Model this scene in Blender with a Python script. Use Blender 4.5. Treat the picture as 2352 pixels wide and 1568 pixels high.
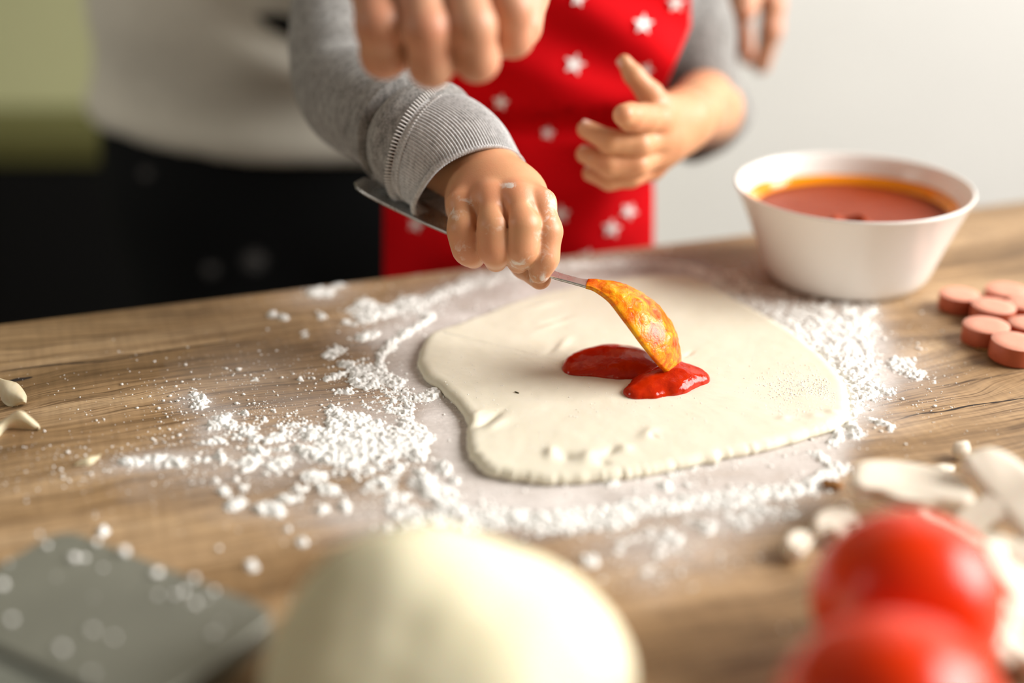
import bpy, math, random
import numpy as np
from mathutils import Vector, Matrix, Euler, noise as mnoise
random.seed(7); RNG = np.random.default_rng(7)
C = bpy.context.scene.collection
for o in list(bpy.data.objects): bpy.data.objects.remove(o)

# ------------------------------------------------------------ camera, world, lights, exposure
FPX = 2352*50/36
CAM = np.array([0, 0, 1.18]); PITCH = math.radians(23.5)
FW = np.array([0, math.cos(PITCH), -math.sin(PITCH)]); UP = np.array([0, math.sin(PITCH), math.cos(PITCH)]); RT = np.array([1., 0, 0])
cd = bpy.data.cameras.new('camera'); cam = bpy.data.objects.new('camera', cd); C.objects.link(cam)
cam.location = CAM; cam.rotation_euler = (math.pi/2-PITCH, 0, 0)
cd.lens = 50; cd.sensor_width = 36; cd.clip_start = .02
cd.dof.use_dof = True; cd.dof.focus_distance = .642; cd.dof.aperture_fstop = 1.9; cd.dof.aperture_blades = 9
bpy.context.scene.camera = cam
sc = bpy.context.scene
sc.view_settings.view_transform = 'Standard'; sc.view_settings.look = 'None'
sc.view_settings.gamma = 1; sc.view_settings.use_curve_mapping = False
sc.view_settings.exposure = 0.0
w = bpy.data.worlds.new('world'); sc.world = w; w.use_nodes = True
w.node_tree.nodes['Background'].inputs[0].default_value = (1, .90, .74, 1)
w.node_tree.nodes['Background'].inputs[1].default_value = .165
def area(name, loc, target, sx, sy, power, col):
    l = bpy.data.lights.new(name, 'AREA'); l.shape = 'RECTANGLE'; l.size = sx; l.size_y = sy; l.energy = power; l.color = col
    o = bpy.data.objects.new(name, l); C.objects.link(o); o.location = loc
    o.rotation_euler = (Vector(target)-Vector(loc)).to_track_quat('-Z', 'Y').to_euler()
    return o
area('window_daylight', (1.97, .60, 2.02), (.0, .60, .95), 1.6, 1.3, 126, (1, .975, .94))

l2 = area('far_room_daylight', (-1.7, .35, 1.75), (-.25, 1.15, 1.02), .6, .6, 1.3, (1, .96, .88)); l2.data.spread = math.radians(60)

# ------------------------------------------------------------ helpers
def at(x, y, t):                       # a point seen at pixel x,y at depth t (used for measuring places off the photograph)
    return CAM + t*(FW + (x-1176)/FPX*RT - (y-784)/FPX*UP)
def tab(x, y, z=.9):
    d = FW + (x-1176)/FPX*RT - (y-784)/FPX*UP
    return CAM + d*(z-CAM[2])/d[2]
def proj(P):
    Q = P-CAM; t = Q@FW
    return 1176+FPX*(Q@RT)/t, 784-FPX*(Q@UP)/t
def tag(o, label=None, cat=None, group=None, kind=None):
    if label: o['label'] = label
    if cat: o['category'] = cat
    if group: o['group'] = group
    if kind: o['kind'] = kind
    return o
def wloc(o):
    v = np.zeros(3)
    while o is not None: v += np.array(o.location); o = o.parent
    return v
def mk(name, V, Fc, mats, parent=None, smooth=True, uv=None, attr=None, origin=None):
    """one mesh object from world-space vertices, its origin at its base"""
    V = np.asarray(V, float)
    if origin is None: origin = np.array([(V[:,0].min()+V[:,0].max())/2, (V[:,1].min()+V[:,1].max())/2, V[:,2].min()])
    me = bpy.data.meshes.new(name)
    if isinstance(Fc, np.ndarray):
        n = Fc.shape[1]; me.vertices.add(len(V)); me.vertices.foreach_set('co', (V-origin).astype(np.float32).ravel())
        me.loops.add(Fc.size); me.loops.foreach_set('vertex_index', Fc.astype(np.int32).ravel())
        me.polygons.add(len(Fc)); me.polygons.foreach_set('loop_start', np.arange(0, Fc.size, n, dtype=np.int32))
        me.update(calc_edges=True)
    else:
        me.from_pydata([tuple(v) for v in V-origin], [], Fc)
    if smooth: me.polygons.foreach_set('use_smooth', np.ones(len(me.polygons), bool))
    if uv is not None:
        ul = me.uv_layers.new(name='UVMap'); idx = np.zeros(len(me.loops), np.int32); me.loops.foreach_get('vertex_index', idx)
        ul.data.foreach_set('uv', np.asarray(uv, np.float32)[idx].ravel())
    if attr:
        for k, a in attr.items():
            at_ = me.attributes.new(k, 'FLOAT', 'POINT'); at_.data.foreach_set('value', np.asarray(a, np.float32))
    for m in (mats if isinstance(mats, (list, tuple)) else [mats]): me.materials.append(m)
    o = bpy.data.objects.new(name, me); C.objects.link(o)
    o.location = origin - (wloc(parent) if parent is not None else 0)
    if parent is not None: o.parent = parent
    return o
def box(x0, x1, y0, y1, z0, z1):
    V = [(x, y, z) for x in (x0, x1) for y in (y0, y1) for z in (z0, z1)]
    return V, [(0,1,3,2), (4,6,7,5), (0,4,5,1), (2,3,7,6), (0,2,6,4), (1,5,7,3)]
def empty(name, loc, rz=0):
    o = bpy.data.objects.new(name, None); C.objects.link(o); o.location = loc; o.rotation_euler = (0, 0, rz); o.empty_display_size = .02
    return o
# --- noise
def vnoise(P, scale, seed=0):
    """smooth value noise in about -1..1 at points P (N,2) or (N,3)"""
    P = np.asarray(P, float)*scale + seed*17.31; I = np.floor(P).astype(np.int64); f = P-I; f = f*f*(3-2*f)
    D = P.shape[1]; out = 0
    def h(J):
        x = J[:,0]*73856093 ^ J[:,1]*19349663
        if D == 3: x = x ^ J[:,2]*83492791
        x = (x ^ (seed*2654435761)) & 0xffffffff
        x = ((x ^ (x >> 16))*0x45d9f3b) & 0xffffffff; x = ((x ^ (x >> 16))*0x45d9f3b) & 0xffffffff
        return ((x ^ (x >> 16)) & 0xffff)/32767.5-1
    for c in range(2**D):
        b = np.array([(c >> i) & 1 for i in range(D)]); wt = np.ones(len(P))
        for i in range(D): wt = wt*(f[:,i] if b[i] else 1-f[:,i])
        out = out + wt*h(I+b)
    return out
def fbm(P, scale, octv=4, seed=0, gain=.5):
    a, s, n = 0, 1, 0
    for i in range(octv): a = a + s*vnoise(P, scale*2**i, seed+i); n += s; s *= gain
    return a/n
# --- signed distance modelling
def rc(p, a, b, ra, rb):
    a = np.asarray(a, float); d = np.asarray(b, float)-a; h = np.clip((p-a)@d/max(d@d, 1e-12), 0, 1)
    return np.linalg.norm(p-a-h[:,None]*d, axis=1)-(ra+(rb-ra)*h)
def smin(a, b, k):
    h = np.maximum(k-np.abs(a-b), 0)/k
    return np.minimum(a, b)-h*h*k*.25
def chain(p, pts, rad, k=.002):
    d = None
    for i in range(len(pts)-1):
        e = rc(p, pts[i], pts[i+1], rad[i], rad[i+1]); d = e if d is None else smin(d, e, k)
    return d
def ell(p, c, r, R=None):
    q = p-np.asarray(c); 
    if R is not None: q = q@R
    r = np.asarray(r, float); k0 = np.linalg.norm(q/r, axis=1); k1 = np.linalg.norm(q/(r*r), axis=1)
    return np.where(k1 > 1e-9, k0*(k0-1)/np.maximum(k1, 1e-9), -r.min())
def isosurface(f, lo, hi, h):
    lo = np.asarray(lo, float); hi = np.asarray(hi, float); B = 8
    n = (np.ceil((hi-lo)/(h*B)).astype(int))*B; nb = n//B
    g = np.stack(np.meshgrid(*[np.arange(k) for k in nb], indexing='ij'), -1).reshape(-1, 3)
    cen = lo+(g*B+(B-1)/2)*h; fc = f(cen)
    val = np.repeat(np.repeat(np.repeat(fc.reshape(nb), B, 0), B, 1), B, 2).astype(np.float32)
    act = g[np.abs(fc) < B*h*1.25]
    loc = np.stack(np.meshgrid(*[np.arange(B)]*3, indexing='ij'), -1).reshape(-1, 3)
    for s in range(0, len(act), 600):
        idx = (act[s:s+600, None, :]*B+loc[None]).reshape(-1, 3)
        val[idx[:,0], idx[:,1], idx[:,2]] = f(lo+idx*h)
    s = val < 0; nx, ny, nz = val.shape
    cnt = np.zeros((nx-1, ny-1, nz-1), np.int8)
    for i in (0, 1):
        for j in (0, 1):
            for k in (0, 1): cnt += s[i:nx-1+i, j:ny-1+j, k:nz-1+k]
    cells = np.argwhere((cnt > 0) & (cnt < 8)); ids = -np.ones(cnt.shape, np.int64); ids[tuple(cells.T)] = np.arange(len(cells))
    acc = np.zeros((len(cells), 3)); num = np.zeros(len(cells))
    corners = [(i, j, k) for i in (0, 1) for j in (0, 1) for k in (0, 1)]
    for c in corners:
        for ax in range(3):
            if c[ax]: continue
            c2 = list(c); c2[ax] = 1
            a = val[tuple((cells+c).T)]; b = val[tuple((cells+c2).T)]; m = (a < 0) != (b < 0)
            t = np.where(m, a/np.where(m, a-b, 1), 0); q = np.tile(np.array(c, float), (len(cells), 1)); q[:, ax] = t
            acc += q*m[:,None]; num += m
    V = lo+(cells+acc/num[:,None])*h
    Q = []
    for ax in range(3):
        u, v = (ax+1) % 3, (ax+2) % 3
        sl = [slice(None)]*3; sl2 = [slice(None)]*3; sl[ax] = slice(0, -1); sl2[ax] = slice(1, None)
        m = s[tuple(sl)] != s[tuple(sl2)]; E_ = np.argwhere(m)
        E_ = E_[(E_[:,u] > 0) & (E_[:,v] > 0) & (E_[:,u] < val.shape[u]-1) & (E_[:,v] < val.shape[v]-1)]
        du = np.zeros(3, int); du[u] = 1; dv = np.zeros(3, int); dv[v] = 1
        q = np.stack([ids[tuple((E_-du-dv).T)], ids[tuple((E_-dv).T)], ids[tuple(E_.T)], ids[tuple((E_-du).T)]], 1)
        inside = s[tuple(E_.T)]; q[~inside] = q[~inside][:, ::-1]; Q.append(q)
    Q = np.concatenate(Q); Q = Q[(Q >= 0).all(1)]
    e = h*.35
    for _ in range(2):
        fv = f(V); G = np.stack([(f(V+e*np.eye(3)[i])-f(V-e*np.eye(3)[i]))/(2*e) for i in range(3)], 1)
        st = np.clip(fv/np.maximum((G*G).sum(1), .25), -h*.6, h*.6); V = V-st[:,None]*G
    return V, Q
def join_vf(*parts):
    Vs, Fs, o = [], [], 0
    for V, F_ in parts: Vs.append(V); Fs.append(np.asarray(F_)+o); o += len(V)
    return np.concatenate(Vs), np.concatenate(Fs)
def spline(pts, n):
    """Catmull-Rom through rows of pts (any width), n samples"""
    P = np.asarray(pts, float); P = np.vstack([2*P[0]-P[1], P, 2*P[-1]-P[-2]]); m = len(P)-3
    u = np.linspace(0, m-1e-9, n); i = u.astype(int); t = (u-i)[:,None]
    a, b, c, d = P[i], P[i+1], P[i+2], P[i+3]
    return .5*(2*b+(c-a)*t+(2*a-5*b+4*c-d)*t*t+(3*b-a-3*c+d)*t**3)
def frames(Cn, ref):
    T = np.gradient(Cn, axis=0); T /= np.linalg.norm(T, axis=1)[:,None]
    N = np.zeros_like(T); n = np.asarray(ref, float)
    for i in range(len(T)):
        n = n-(n@T[i])*T[i]; n /= np.linalg.norm(n); N[i] = n
    return T, N, np.cross(T, N)
def gridfaces(nu, nv, closed_u=False):
    """vertices indexed v*nu+u"""
    u = np.arange(nu if closed_u else nu-1); v = np.arange(nv-1); U, V_ = np.meshgrid(u, v); U = U.ravel(); V_ = V_.ravel(); U2 = (U+1) % nu
    return np.stack([V_*nu+U, V_*nu+U2, (V_+1)*nu+U2, (V_+1)*nu+U], 1)

# ------------------------------------------------------------ materials
class NT:
    def __init__(s, name):
        s.m = bpy.data.materials.new(name); s.m.use_nodes = True; s.t = s.m.node_tree; s.b = s.t.nodes['Principled BSDF']; s.out = s.t.nodes['Material Output']
    def n(s, typ, **kw):
        nd = s.t.nodes.new(typ)
        for k, v in kw.items(): setattr(nd, k, v)
        return nd
    def l(s, a, b): s.t.links.new(a, b)
    def inp(s, nd, k, v):
        if hasattr(v, 'is_linked') or hasattr(v, 'links'): s.l(v, nd.inputs[k])
        else: nd.inputs[k].default_value = v
    def coord(s, kind='Object', obj=None):
        nd = s.n('ShaderNodeTexCoord'); 
        if obj: nd.object = obj
        return nd.outputs[kind]
    def map(s, vec, scale=(1,1,1), loc=(0,0,0)):
        nd = s.n('ShaderNodeMapping'); s.l(vec, nd.inputs[0]); nd.inputs['Scale'].default_value = scale
        s.inp(nd, 'Location', loc); return nd.outputs[0]
    def noise(s, vec, scale, detail=4, rough=.55, dist=0):
        nd = s.n('ShaderNodeTexNoise'); s.l(vec, nd.inputs['Vector']); nd.inputs['Scale'].default_value = scale
        nd.inputs['Detail'].default_value = detail; nd.inputs['Roughness'].default_value = rough; nd.inputs['Distortion'].default_value = dist
        return nd.outputs['Fac']
    def ramp(s, fac, stops):
        nd = s.n('ShaderNodeValToRGB'); s.l(fac, nd.inputs[0]); e = nd.color_ramp.elements
        while len(e) < len(stops): e.new(.5)
        for el, (p, c) in zip(e, stops): el.position = p; el.color = (*c, 1) if len(c) == 3 else c
        return nd.outputs[0]
    def mix(s, fac, a, b, mode='MIX'):
        nd = s.n('ShaderNodeMix', data_type='RGBA', blend_type=mode); s.inp(nd, 0, fac)
        for k, v in ((6, a), (7, b)):
            if isinstance(v, tuple): nd.inputs[k].default_value = (*v[:3], 1)
            else: s.l(v, nd.inputs[k])
        return nd.outputs[2]
    def math(s, op, a, b=0.0, clamp=False):
        nd = s.n('ShaderNodeMath', operation=op, use_clamp=clamp); s.inp(nd, 0, a); s.inp(nd, 1, b); return nd.outputs[0]
    def bump(s, h, strength, dist):
        nd = s.n('ShaderNodeBump'); s.l(h, nd.inputs['Height']); nd.inputs['Strength'].default_value = strength; nd.inputs['Distance'].default_value = dist
        s.l(nd.outputs[0], s.b.inputs['Normal']); return nd
    def attr(s, name):
        nd = s.n('ShaderNodeAttribute', attribute_name=name); return nd.outputs['Fac']
    def set(s, **kw):
        for k, v in kw.items():
            key = {'color': 'Base Color', 'rough': 'Roughness', 'metal': 'Metallic', 'spec': 'Specular IOR Level', 'sss': 'Subsurface Weight', 'alpha': 'Alpha',
                   'coat': 'Coat Weight', 'sheen': 'Sheen Weight', 'coat_rough': 'Coat Roughness', 'sss_scale': 'Subsurface Scale', 'trans': 'Transmission Weight'}[k]
            if isinstance(v, tuple): s.b.inputs[key].default_value = (*v[:3], 1)
            elif hasattr(v, 'links'): s.l(v, s.b.inputs[key])
            else: s.b.inputs[key].default_value = v
        return s.m
def srgb(r, g, b):
    f = lambda c: (c/255/12.92) if c/255 <= .04045 else ((c/255+.055)/1.055)**2.4
    return (f(r), f(g), f(b))
def simple(name, col, rough=.6, var=0., scale=20, bump=0, bdist=.001, **kw):
    N = NT(name)
    if var or bump:
        f = N.noise(N.coord(), scale, 5, .6)
        c = N.mix(N.ramp(f, [(.3, (0,0,0)), (.7, (1,1,1))]), tuple(x*(1-var) for x in col), tuple(min(1, x*(1+var)) for x in col))
        N.set(color=c)
        if bump: N.bump(f, bump, bdist)
    else: N.set(color=col)
    return N.set(rough=rough, **kw)

# ------------------------------------------------------------ setting: room
m_white_wall = simple('white_wall_paint', (.74, .73, .70), .8, .02, 6)
m_green_wall = simple('green_wall_paint', (.56, .56, .31), .8, .04, 5)
m_floor = simple('floor_laminate', (.12, .09, .065), .5, .2, 4)
m_frame = simple('white_window_frame', (.8, .8, .78), .35)
def struct(name, V, F_, m, parent=None):
    o = mk(name, V, F_, m, parent, smooth=False)
    if parent is None: o['kind'] = 'structure'
    return o
struct('floor', *box(-2.6, 2.1, -1.6, 2.5, -.05, 0), m_floor)
struct('wall_back', *box(-.12, 2.0, 1.95, 2.5, 0, 2.95), m_white_wall)
struct('wall_left', *box(-2.6, -.12, 1.74, 2.5, 0, 2.95), m_green_wall)
wr = []
for b in (box(2.0, 2.1, -1.6, 2.5, 0, 1.3), box(2.0, 2.1, -1.6, 2.5, 2.74, 2.95), box(2.0, 2.1, -1.6, -.22, 1.3, 2.74), box(2.0, 2.1, 1.46, 2.5, 1.3, 2.74)):
    wr.append((np.array(b[0]), b[1]))
V_, F_ = join_vf(*wr); struct('wall_right', V_, F_, m_white_wall)
fr = []
for b in (box(2.0, 2.06, -.22, 1.46, 1.3, 1.37), box(2.0, 2.06, -.22, 1.46, 2.68, 2.74), box(2.0, 2.06, -.22, -.16, 1.37, 2.68), box(2.0, 2.06, 1.40, 1.46, 1.37, 2.68), box(2.02, 2.05, .60, .64, 1.37, 2.68)):
    fr.append((np.array(b[0]), b[1]))
V_, F_ = join_vf(*fr); wf = struct('window_1', V_, F_, m_frame)

# dark base cabinet far behind, left
m_black = simple('matt_black_front', (.004, .004, .004), .6, spec=.2)
m_olive = simple('olive_worktop_edge', (.10, .095, .025), .5)
cab = empty('base_cabinet', (-.95, 1.67, 0))
tag(cab, 'dark base cabinet with an olive worktop edge against the green wall', 'cabinet')
mk('body', *box(-1.7, -.33, 1.615, 1.735, .08, .712), m_black, cab, False)
mk('worktop', *box(-1.72, -.31, 1.60, 1.738, .712, .742), m_olive, cab, False)
for i in range(3):
    x = -1.7+i*.457
    d = mk('door', *box(x+.003, x+.452, 1.597, 1.615, .10, .705), m_black, cab, False)
    mk('handle', *box(x+.05, x+.065, 1.577, 1.597, .56, .69), m_olive, d, False)
mk('plinth', *box(-1.68, -.35, 1.64, 1.73, 0, .08), m_black, cab, False)

# ------------------------------------------------------------ the table
A0 = np.array([-.25992, .66557, .9]); TA = math.radians(19.07)
EX = np.array([math.cos(TA), math.sin(TA), 0]); EN = np.array([math.sin(TA), -math.cos(TA), 0])      # along the far edge / towards the camera
def tl(e, n, z=.9): return A0+EX*e+EN*n+np.array([0, 0, z-.9])
table = empty('wooden_table', (*A0[:2], 0), TA)
tag(table, 'wooden table of wide brown boards dusted with white flour', 'table')
def board_material():
    N = NT('oak_board'); co = N.coord('Object', table); oi = N.n('ShaderNodeObjectInfo').outputs['Random']
    cmb = N.n('ShaderNodeCombineXYZ'); N.l(N.math('MULTIPLY', oi, 7.3), cmb.inputs[0]); N.l(N.math('MULTIPLY', oi, 3.1), cmb.inputs[1])
    warp = N.noise(N.map(co, (5, 9, 1), cmb.outputs[0]), 1.0, 3, .5)
    c2 = N.n('ShaderNodeVectorMath', operation='ADD'); N.l(co, c2.inputs[0])
    cw = N.n('ShaderNodeCombineXYZ'); N.l(N.math('MULTIPLY', N.math('SUBTRACT', warp, .5), .055), cw.inputs[1]); N.l(cw.outputs[0], c2.inputs[1])
    v = c2.outputs[0]
    broad = N.noise(N.map(v, (3.0, 26, 1), cmb.outputs[0]), 1, 4, .6)
    streak = N.noise(N.map(v, (7, 210, 1), cmb.outputs[0]), 1, 5, .7)
    fine = N.noise(N.map(v, (26, 1100, 1), cmb.outputs[0]), 1, 3, .6)
    saw = N.noise(N.map(co, (330, 24, 1), cmb.outputs[0]), 1, 2, .5)
    col = N.ramp(broad, [(.30, (.19, .110, .048)), (.46, (.34, .215, .108)), (.60, (.46, .31, .175)), (.74, (.60, .43, .26))])
    col = N.mix(.75, col, N.ramp(streak, [(.3, (.34, .29, .25)), (.5, (1, 1, 1)), (.75, (1.3, 1.3, 1.28))]), 'MULTIPLY')
    col = N.mix(.8, col, N.ramp(fine, [(.38, (.26, .20, .16)), (.49, (1.02, 1.02, 1.02))]), 'MULTIPLY')
    col = N.mix(.35, col, N.ramp(saw, [(.35, (.72, .7, .68)), (.6, (1.1, 1.1, 1.1))]), 'MULTIPLY')
    col = N.mix(1, col, N.ramp(oi, [(0, (.84, .82, .80)), (1, (1.12, 1.10, 1.06))]), 'MULTIPLY')
    h = N.math('ADD', N.math('MULTIPLY', fine, .6), N.math('MULTIPLY', streak, .5))
    N.bump(h, .35, .0006)
    return N.set(color=col, rough=.52, spec=.35)
m_board = board_material()
m_edge = simple('table_edge_wood', (.20, .12, .06), .5, .25, 30)
m_dark = simple('dark_crack', (.022, .012, .008), .9)
def tbox(name, e0, e1, n0, n1, z0, z1, m, bev=0.0):
    V, F_ = box(e0, e1, -n1, -n0, z0, z1)
    me = bpy.data.meshes.new(name); me.from_pydata(V, [], F_); me.materials.append(m)
    o = bpy.data.objects.new(name, me); C.objects.link(o); o.parent = table
    if bev:
        b = o.modifiers.new('bevel', 'BEVEL'); b.width = bev; b.segments = 2
    return o
tbox('core', -.72, 1.18, .001, .736, .862, .8955, m_edge, .001)
edges = [-.0, .0586, .1714, .2845, .3975, .5105, .6235, .737]
for i in range(7):
    tbox('board', -.72, 1.18, edges[i]+.00012, edges[i+1]-.00012, .8955, .9, m_board, .0003)
for e, n in ((-.66, .06), (1.12, .06), (-.66, .68), (1.12, .68)): tbox('leg', e-.03, e+.03, n-.03, n+.03, 0, .862, m_edge, .003)
tbox('rail', -.63, 1.09, .045, .07, .78, .862, m_edge, .002); tbox('rail', -.63, 1.09, .665, .69, .78, .862, m_edge, .002)
def crack(pts, wid):
    P = spline(pts, 60); Q = np.array([tl(*(np.array(q)), .90006) for q in ((tab(x, y)-A0)@np.stack([EX, EN], 1) for x, y in P)])
    d = np.gradient(Q, axis=0); nrm = np.stack([-d[:,1], d[:,0], 0*d[:,0]], 1); nrm /= np.linalg.norm(nrm, axis=1)[:,None]
    ws = wid*np.sin(np.linspace(.05, math.pi-.05, 60))**.6*(1+.5*vnoise(Q[:,:2], 300, 3))
    V = np.concatenate([Q+nrm*ws[:,None], Q-nrm*ws[:,None]]); F_ = gridfaces(60, 2)
    o = mk('crack', V, F_, m_dark); M = o.location.copy(); o.parent = table
    o.matrix_parent_inverse = (Matrix.Translation(table.location) @ Matrix.Rotation(TA, 4, 'Z')).inverted(); o.location = M
crack([(2045, 968), (2110, 951), (2170, 944), (2230, 931), (2300, 922), (2365, 912)], .0006)
crack([(2120, 893), (2200, 880), (2300, 862), (2365, 852)], .00025)
crack([(0, 853), (120, 838), (230, 830), (380, 806), (520, 786)], .0007)
crack([(0, 878), (40, 872), (75, 866)], .0016)
crack([(740, 1100), (800, 1090), (860, 1082), (960, 1060)], .0004)

# ------------------------------------------------------------ flour
def blob(x, y, X, Y, rx, ry, a=0, s=1.0, p=2):
    c, n = math.cos(math.radians(a)), math.sin(math.radians(a)); dx, dy = x-X, y-Y
    return s*np.exp(-(((dx*c+dy*n)/rx)**2+((-dx*n+dy*c)/ry)**2)**(p/2))
def stroke(x, y, pts, wd, s=1.0):
    d = np.full(x.shape, 1e9)
    for (a, b) in zip(pts[:-1], pts[1:]):
        ax, ay = a; bx, by = b; L = (bx-ax)**2+(by-ay)**2; h = np.clip(((x-ax)*(bx-ax)+(y-ay)*(by-ay))/L, 0, 1)
        d = np.minimum(d, np.hypot(x-ax-h*(bx-ax), (y-ay-h*(by-ay))*1.6))
    return s*np.exp(-(d/wd)**2)
def polydist(x, y, poly):
    P = np.array(poly, float); ins = np.zeros(x.shape, bool); d = np.full(x.shape, 1e9); n = len(P)
    for i in range(n):
        (ax, ay), (bx, by) = P[i], P[(i+1) % n]
        cnd = ((ay > y) != (by > y)); xx = ax+(y-ay)*(bx-ax)/((by-ay) if by != ay else 1e-9); ins ^= cnd & (x < xx)
        h = np.clip(((x-ax)*(bx-ax)+(y-ay)*(by-ay))/max((bx-ax)**2+(by-ay)**2, 1e-9), 0, 1)
        d = np.minimum(d, np.hypot(x-ax-h*(bx-ax), y-ay-h*(by-ay)))
    return np.where(ins, -d, d)
DOUGH = [(1002,772),(1060,752),(1120,730),(1180,706),(1250,686),(1330,668),(1420,652),(1510,644),(1590,650),(1640,672),(1700,708),(1780,750),(1850,800),(1905,850),(1935,895),(1946,935),(1938,968),(1900,990),(1840,1008),(1760,1030),(1680,1046),(1600,1064),(1510,1084),(1420,1096),(1340,1103),(1260,1108),(1180,1102),(1125,1088),(1095,1062),(1080,1030),(1080,1000),(1078,968),(1052,930),(1020,898),(985,872),(966,842),(972,806),(984,784)]
def heap_density(x, y):
    D = np.zeros(x.shape)
    def mx(v): np.maximum(D, v, out=D)
    def soft(poly, s, e=14): mx(s/(1+np.exp(polydist(x, y, poly)/e)))
    soft([(760,935),(802,949),(874,980),(950,985),(985,1022),(970,1050),(882,1056),(802,1076),(741,1056),(697,1048),(740,1014)], 1.25, 9)
    soft([(802,845),(854,837),(882,853),(934,875),(922,893),(854,891),(810,879)], 1.15, 7)
    soft([(850,920),(900,900),(945,935),(960,965),(900,970)], .72, 12)
    for p, wd, s in (([(986,732),(954,752),(900,789),(876,820),(866,850)], 13, 1.05), ([(838,704),(880,716),(925,712)], 24, 1.0), ([(940,715),(985,690),(1043,664)], 22, 1.0),
                     ([(960,1085),(985,1134),(1040,1172)], 20, 1.1), ([(1043,664),(1110,640),(1180,628)], 24, .9), ([(1180,626),(1300,612),(1450,604),(1580,612)], 13, .72),
                     ([(1590,615),(1640,640),(1690,680)], 16, .75)): mx(stroke(x, y, p, wd, s))
    for X, Y, rx, ry, a, s in ((762,812,26,15,-15,1.1),(792,836,22,8,5,1),(986,910,38,14,-18,1.05),(508,968,34,18,-35,.95),(492,1014,36,6,-4,.95),(460,915,30,14,25,.85),(455,932,16,8,0,1),
        (633,1008,28,16,-20,.95),(585,1008,16,10,0,.8),(581,1036,20,10,0,.9),(641,1064,38,20,-15,1.05),(573,1072,24,10,-25,.95),(418,1064,24,12,0,1),(345,1056,62,10,-8,.72),(300,1062,30,12,0,.7),(504,1048,15,10,0,1),
        (725,1092,26,13,-8,1.05),(689,1124,20,9,0,1),(757,1126,30,13,10,1.05),(512,1128,16,11,15,1),(560,1118,16,9,0,.9),(539,1162,24,15,-15,1.1),(621,1170,32,17,15,1.1),(669,1146,36,7,-3,.95),(793,1158,12,22,10,.9),
        (700,1036,24,14,20,1),(737,1016,12,10,0,.9),(1019,1078,32,14,30,1),(1042,1106,14,8,0,.9),(882,1106,30,16,-10,.62),(745,670,46,14,-8,.95),(625,722,13,7,0,.9),(653,730,12,7,0,.95),(741,728,12,7,0,.85),
        (701,765,12,14,0,.8),(690,872,7,4,0,1),(586,872,14,6,0,1),(741,1172,14,7,0,.9),(498,1106,16,6,-10,.85),(541,1101,12,5,0,.8),(840,772,36,10,-15,.72),(770,865,34,8,-10,.8),(790,900,30,8,0,.7),
        (560,950,10,6,0,.9),(700,960,9,5,0,1),(660,1215,8,5,0,.9),(692,1245,14,9,0,.95),(577,1302,16,10,20,.85),(1355,1288,20,12,0,1.1),(1420,1268,14,8,0,.8),(1386,1330,10,6,0,.7),(232,1222,14,8,0,.9),
        (1640,660,26,10,10,.8),(830,720,30,10,0,.7),(1046,1140,16,10,0,.8)): mx(blob(x, y, X, Y, rx, ry, a, s, 2.6))
    for X, Y, rx, ry, a, s in ((700,985,70,30,-10,.62),(620,1040,90,26,-8,.62),(860,1075,90,22,-5,.66),(900,1140,60,26,10,.66),(550,990,60,20,-20,.55),(820,1010,60,40,0,1),(930,1010,60,40,0,1.05),(1000,1130,60,30,30,.7),(560,1060,80,14,-8,.6),(430,1060,60,10,-5,.7),(900,930,60,30,0,.66),(850,720,60,22,-10,.62),(960,700,60,26,-15,.7),(1100,650,70,20,-10,.75)): mx(blob(x, y, X, Y, rx, ry, a, s, 2.6))
    # ridge round the near side
    mx(stroke(x, y, [(1030,1165),(1090,1190),(1160,1192),(1230,1198),(1300,1196),(1380,1184),(1460,1172),(1560,1160),(1680,1146),(1790,1132),(1870,1112),(1912,1080)], 32, 1.15))
    mx(stroke(x, y, [(1912,1080),(1890,1060),(1880,1040)], 14, .75)); mx(stroke(x, y, [(1925,990),(1925,1010),(1905,1025)], 16, .95)); mx(stroke(x, y, [(1860,1040),(1900,1062)], 10, .7))
    soft([(1160,1185),(1240,1192),(1420,1180),(1450,1200),(1400,1214),(1300,1220),(1230,1222),(1180,1208)], 1.15, 9)
    mx(blob(x, y, 960, 1192, 110, 34, 6, .66)); mx(blob(x, y, 1080, 1200, 70, 22, 0, .72)); mx(blob(x, y, 1520, 1235, 90, 42, 0, .52)); mx(blob(x, y, 1510, 1300, 34, 40, 0, .5)); mx(blob(x, y, 1640, 1200, 110, 30, -10, .56)); mx(blob(x, y, 1760, 1175, 90, 30, -15, .52))
    mx(blob(x, y, 1570, 1030, 600, 0.1, 0, 0)); mx(blob(x, y, 1580, 1085, 60, 12, -8, .5)); mx(blob(x, y, 1400, 1110, 60, 8, -5, .5)); mx(blob(x, y, 1500, 1120, 100, 12, -5, .46))
    # broad bank at the right of the dough
    soft([(1650,668),(1700,690),(1790,700),(1900,708),(1990,720),(1995,780),(2005,830),(2010,880),(1985,930),(1950,955),(1925,880),(1860,805),(1780,752),(1700,712)], 1.12, 16)
    mx(blob(x, y, 2090, 850, 60, 22, 20, .62)); mx(blob(x, y, 2060, 835, 24, 16, 20, 1)); mx(blob(x, y, 2010, 905, 34, 22, 0, .85)); mx(blob(x, y, 1960, 985, 28, 20, 60, .8)); mx(blob(x, y, 2020, 972, 36, 7, 8, .75)); mx(blob(x, y, 1998, 965, 16, 8, 0, .9)); mx(blob(x, y, 2045, 985, 14, 7, -20, .95)); mx(blob(x, y, 1968, 995, 22, 6, 5, .8))
    mx(blob(x, y, 2000, 712, 16, 10, 0, .95)); mx(blob(x, y, 1700, 655, 60, 30, 25, .5))
    return D
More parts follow.
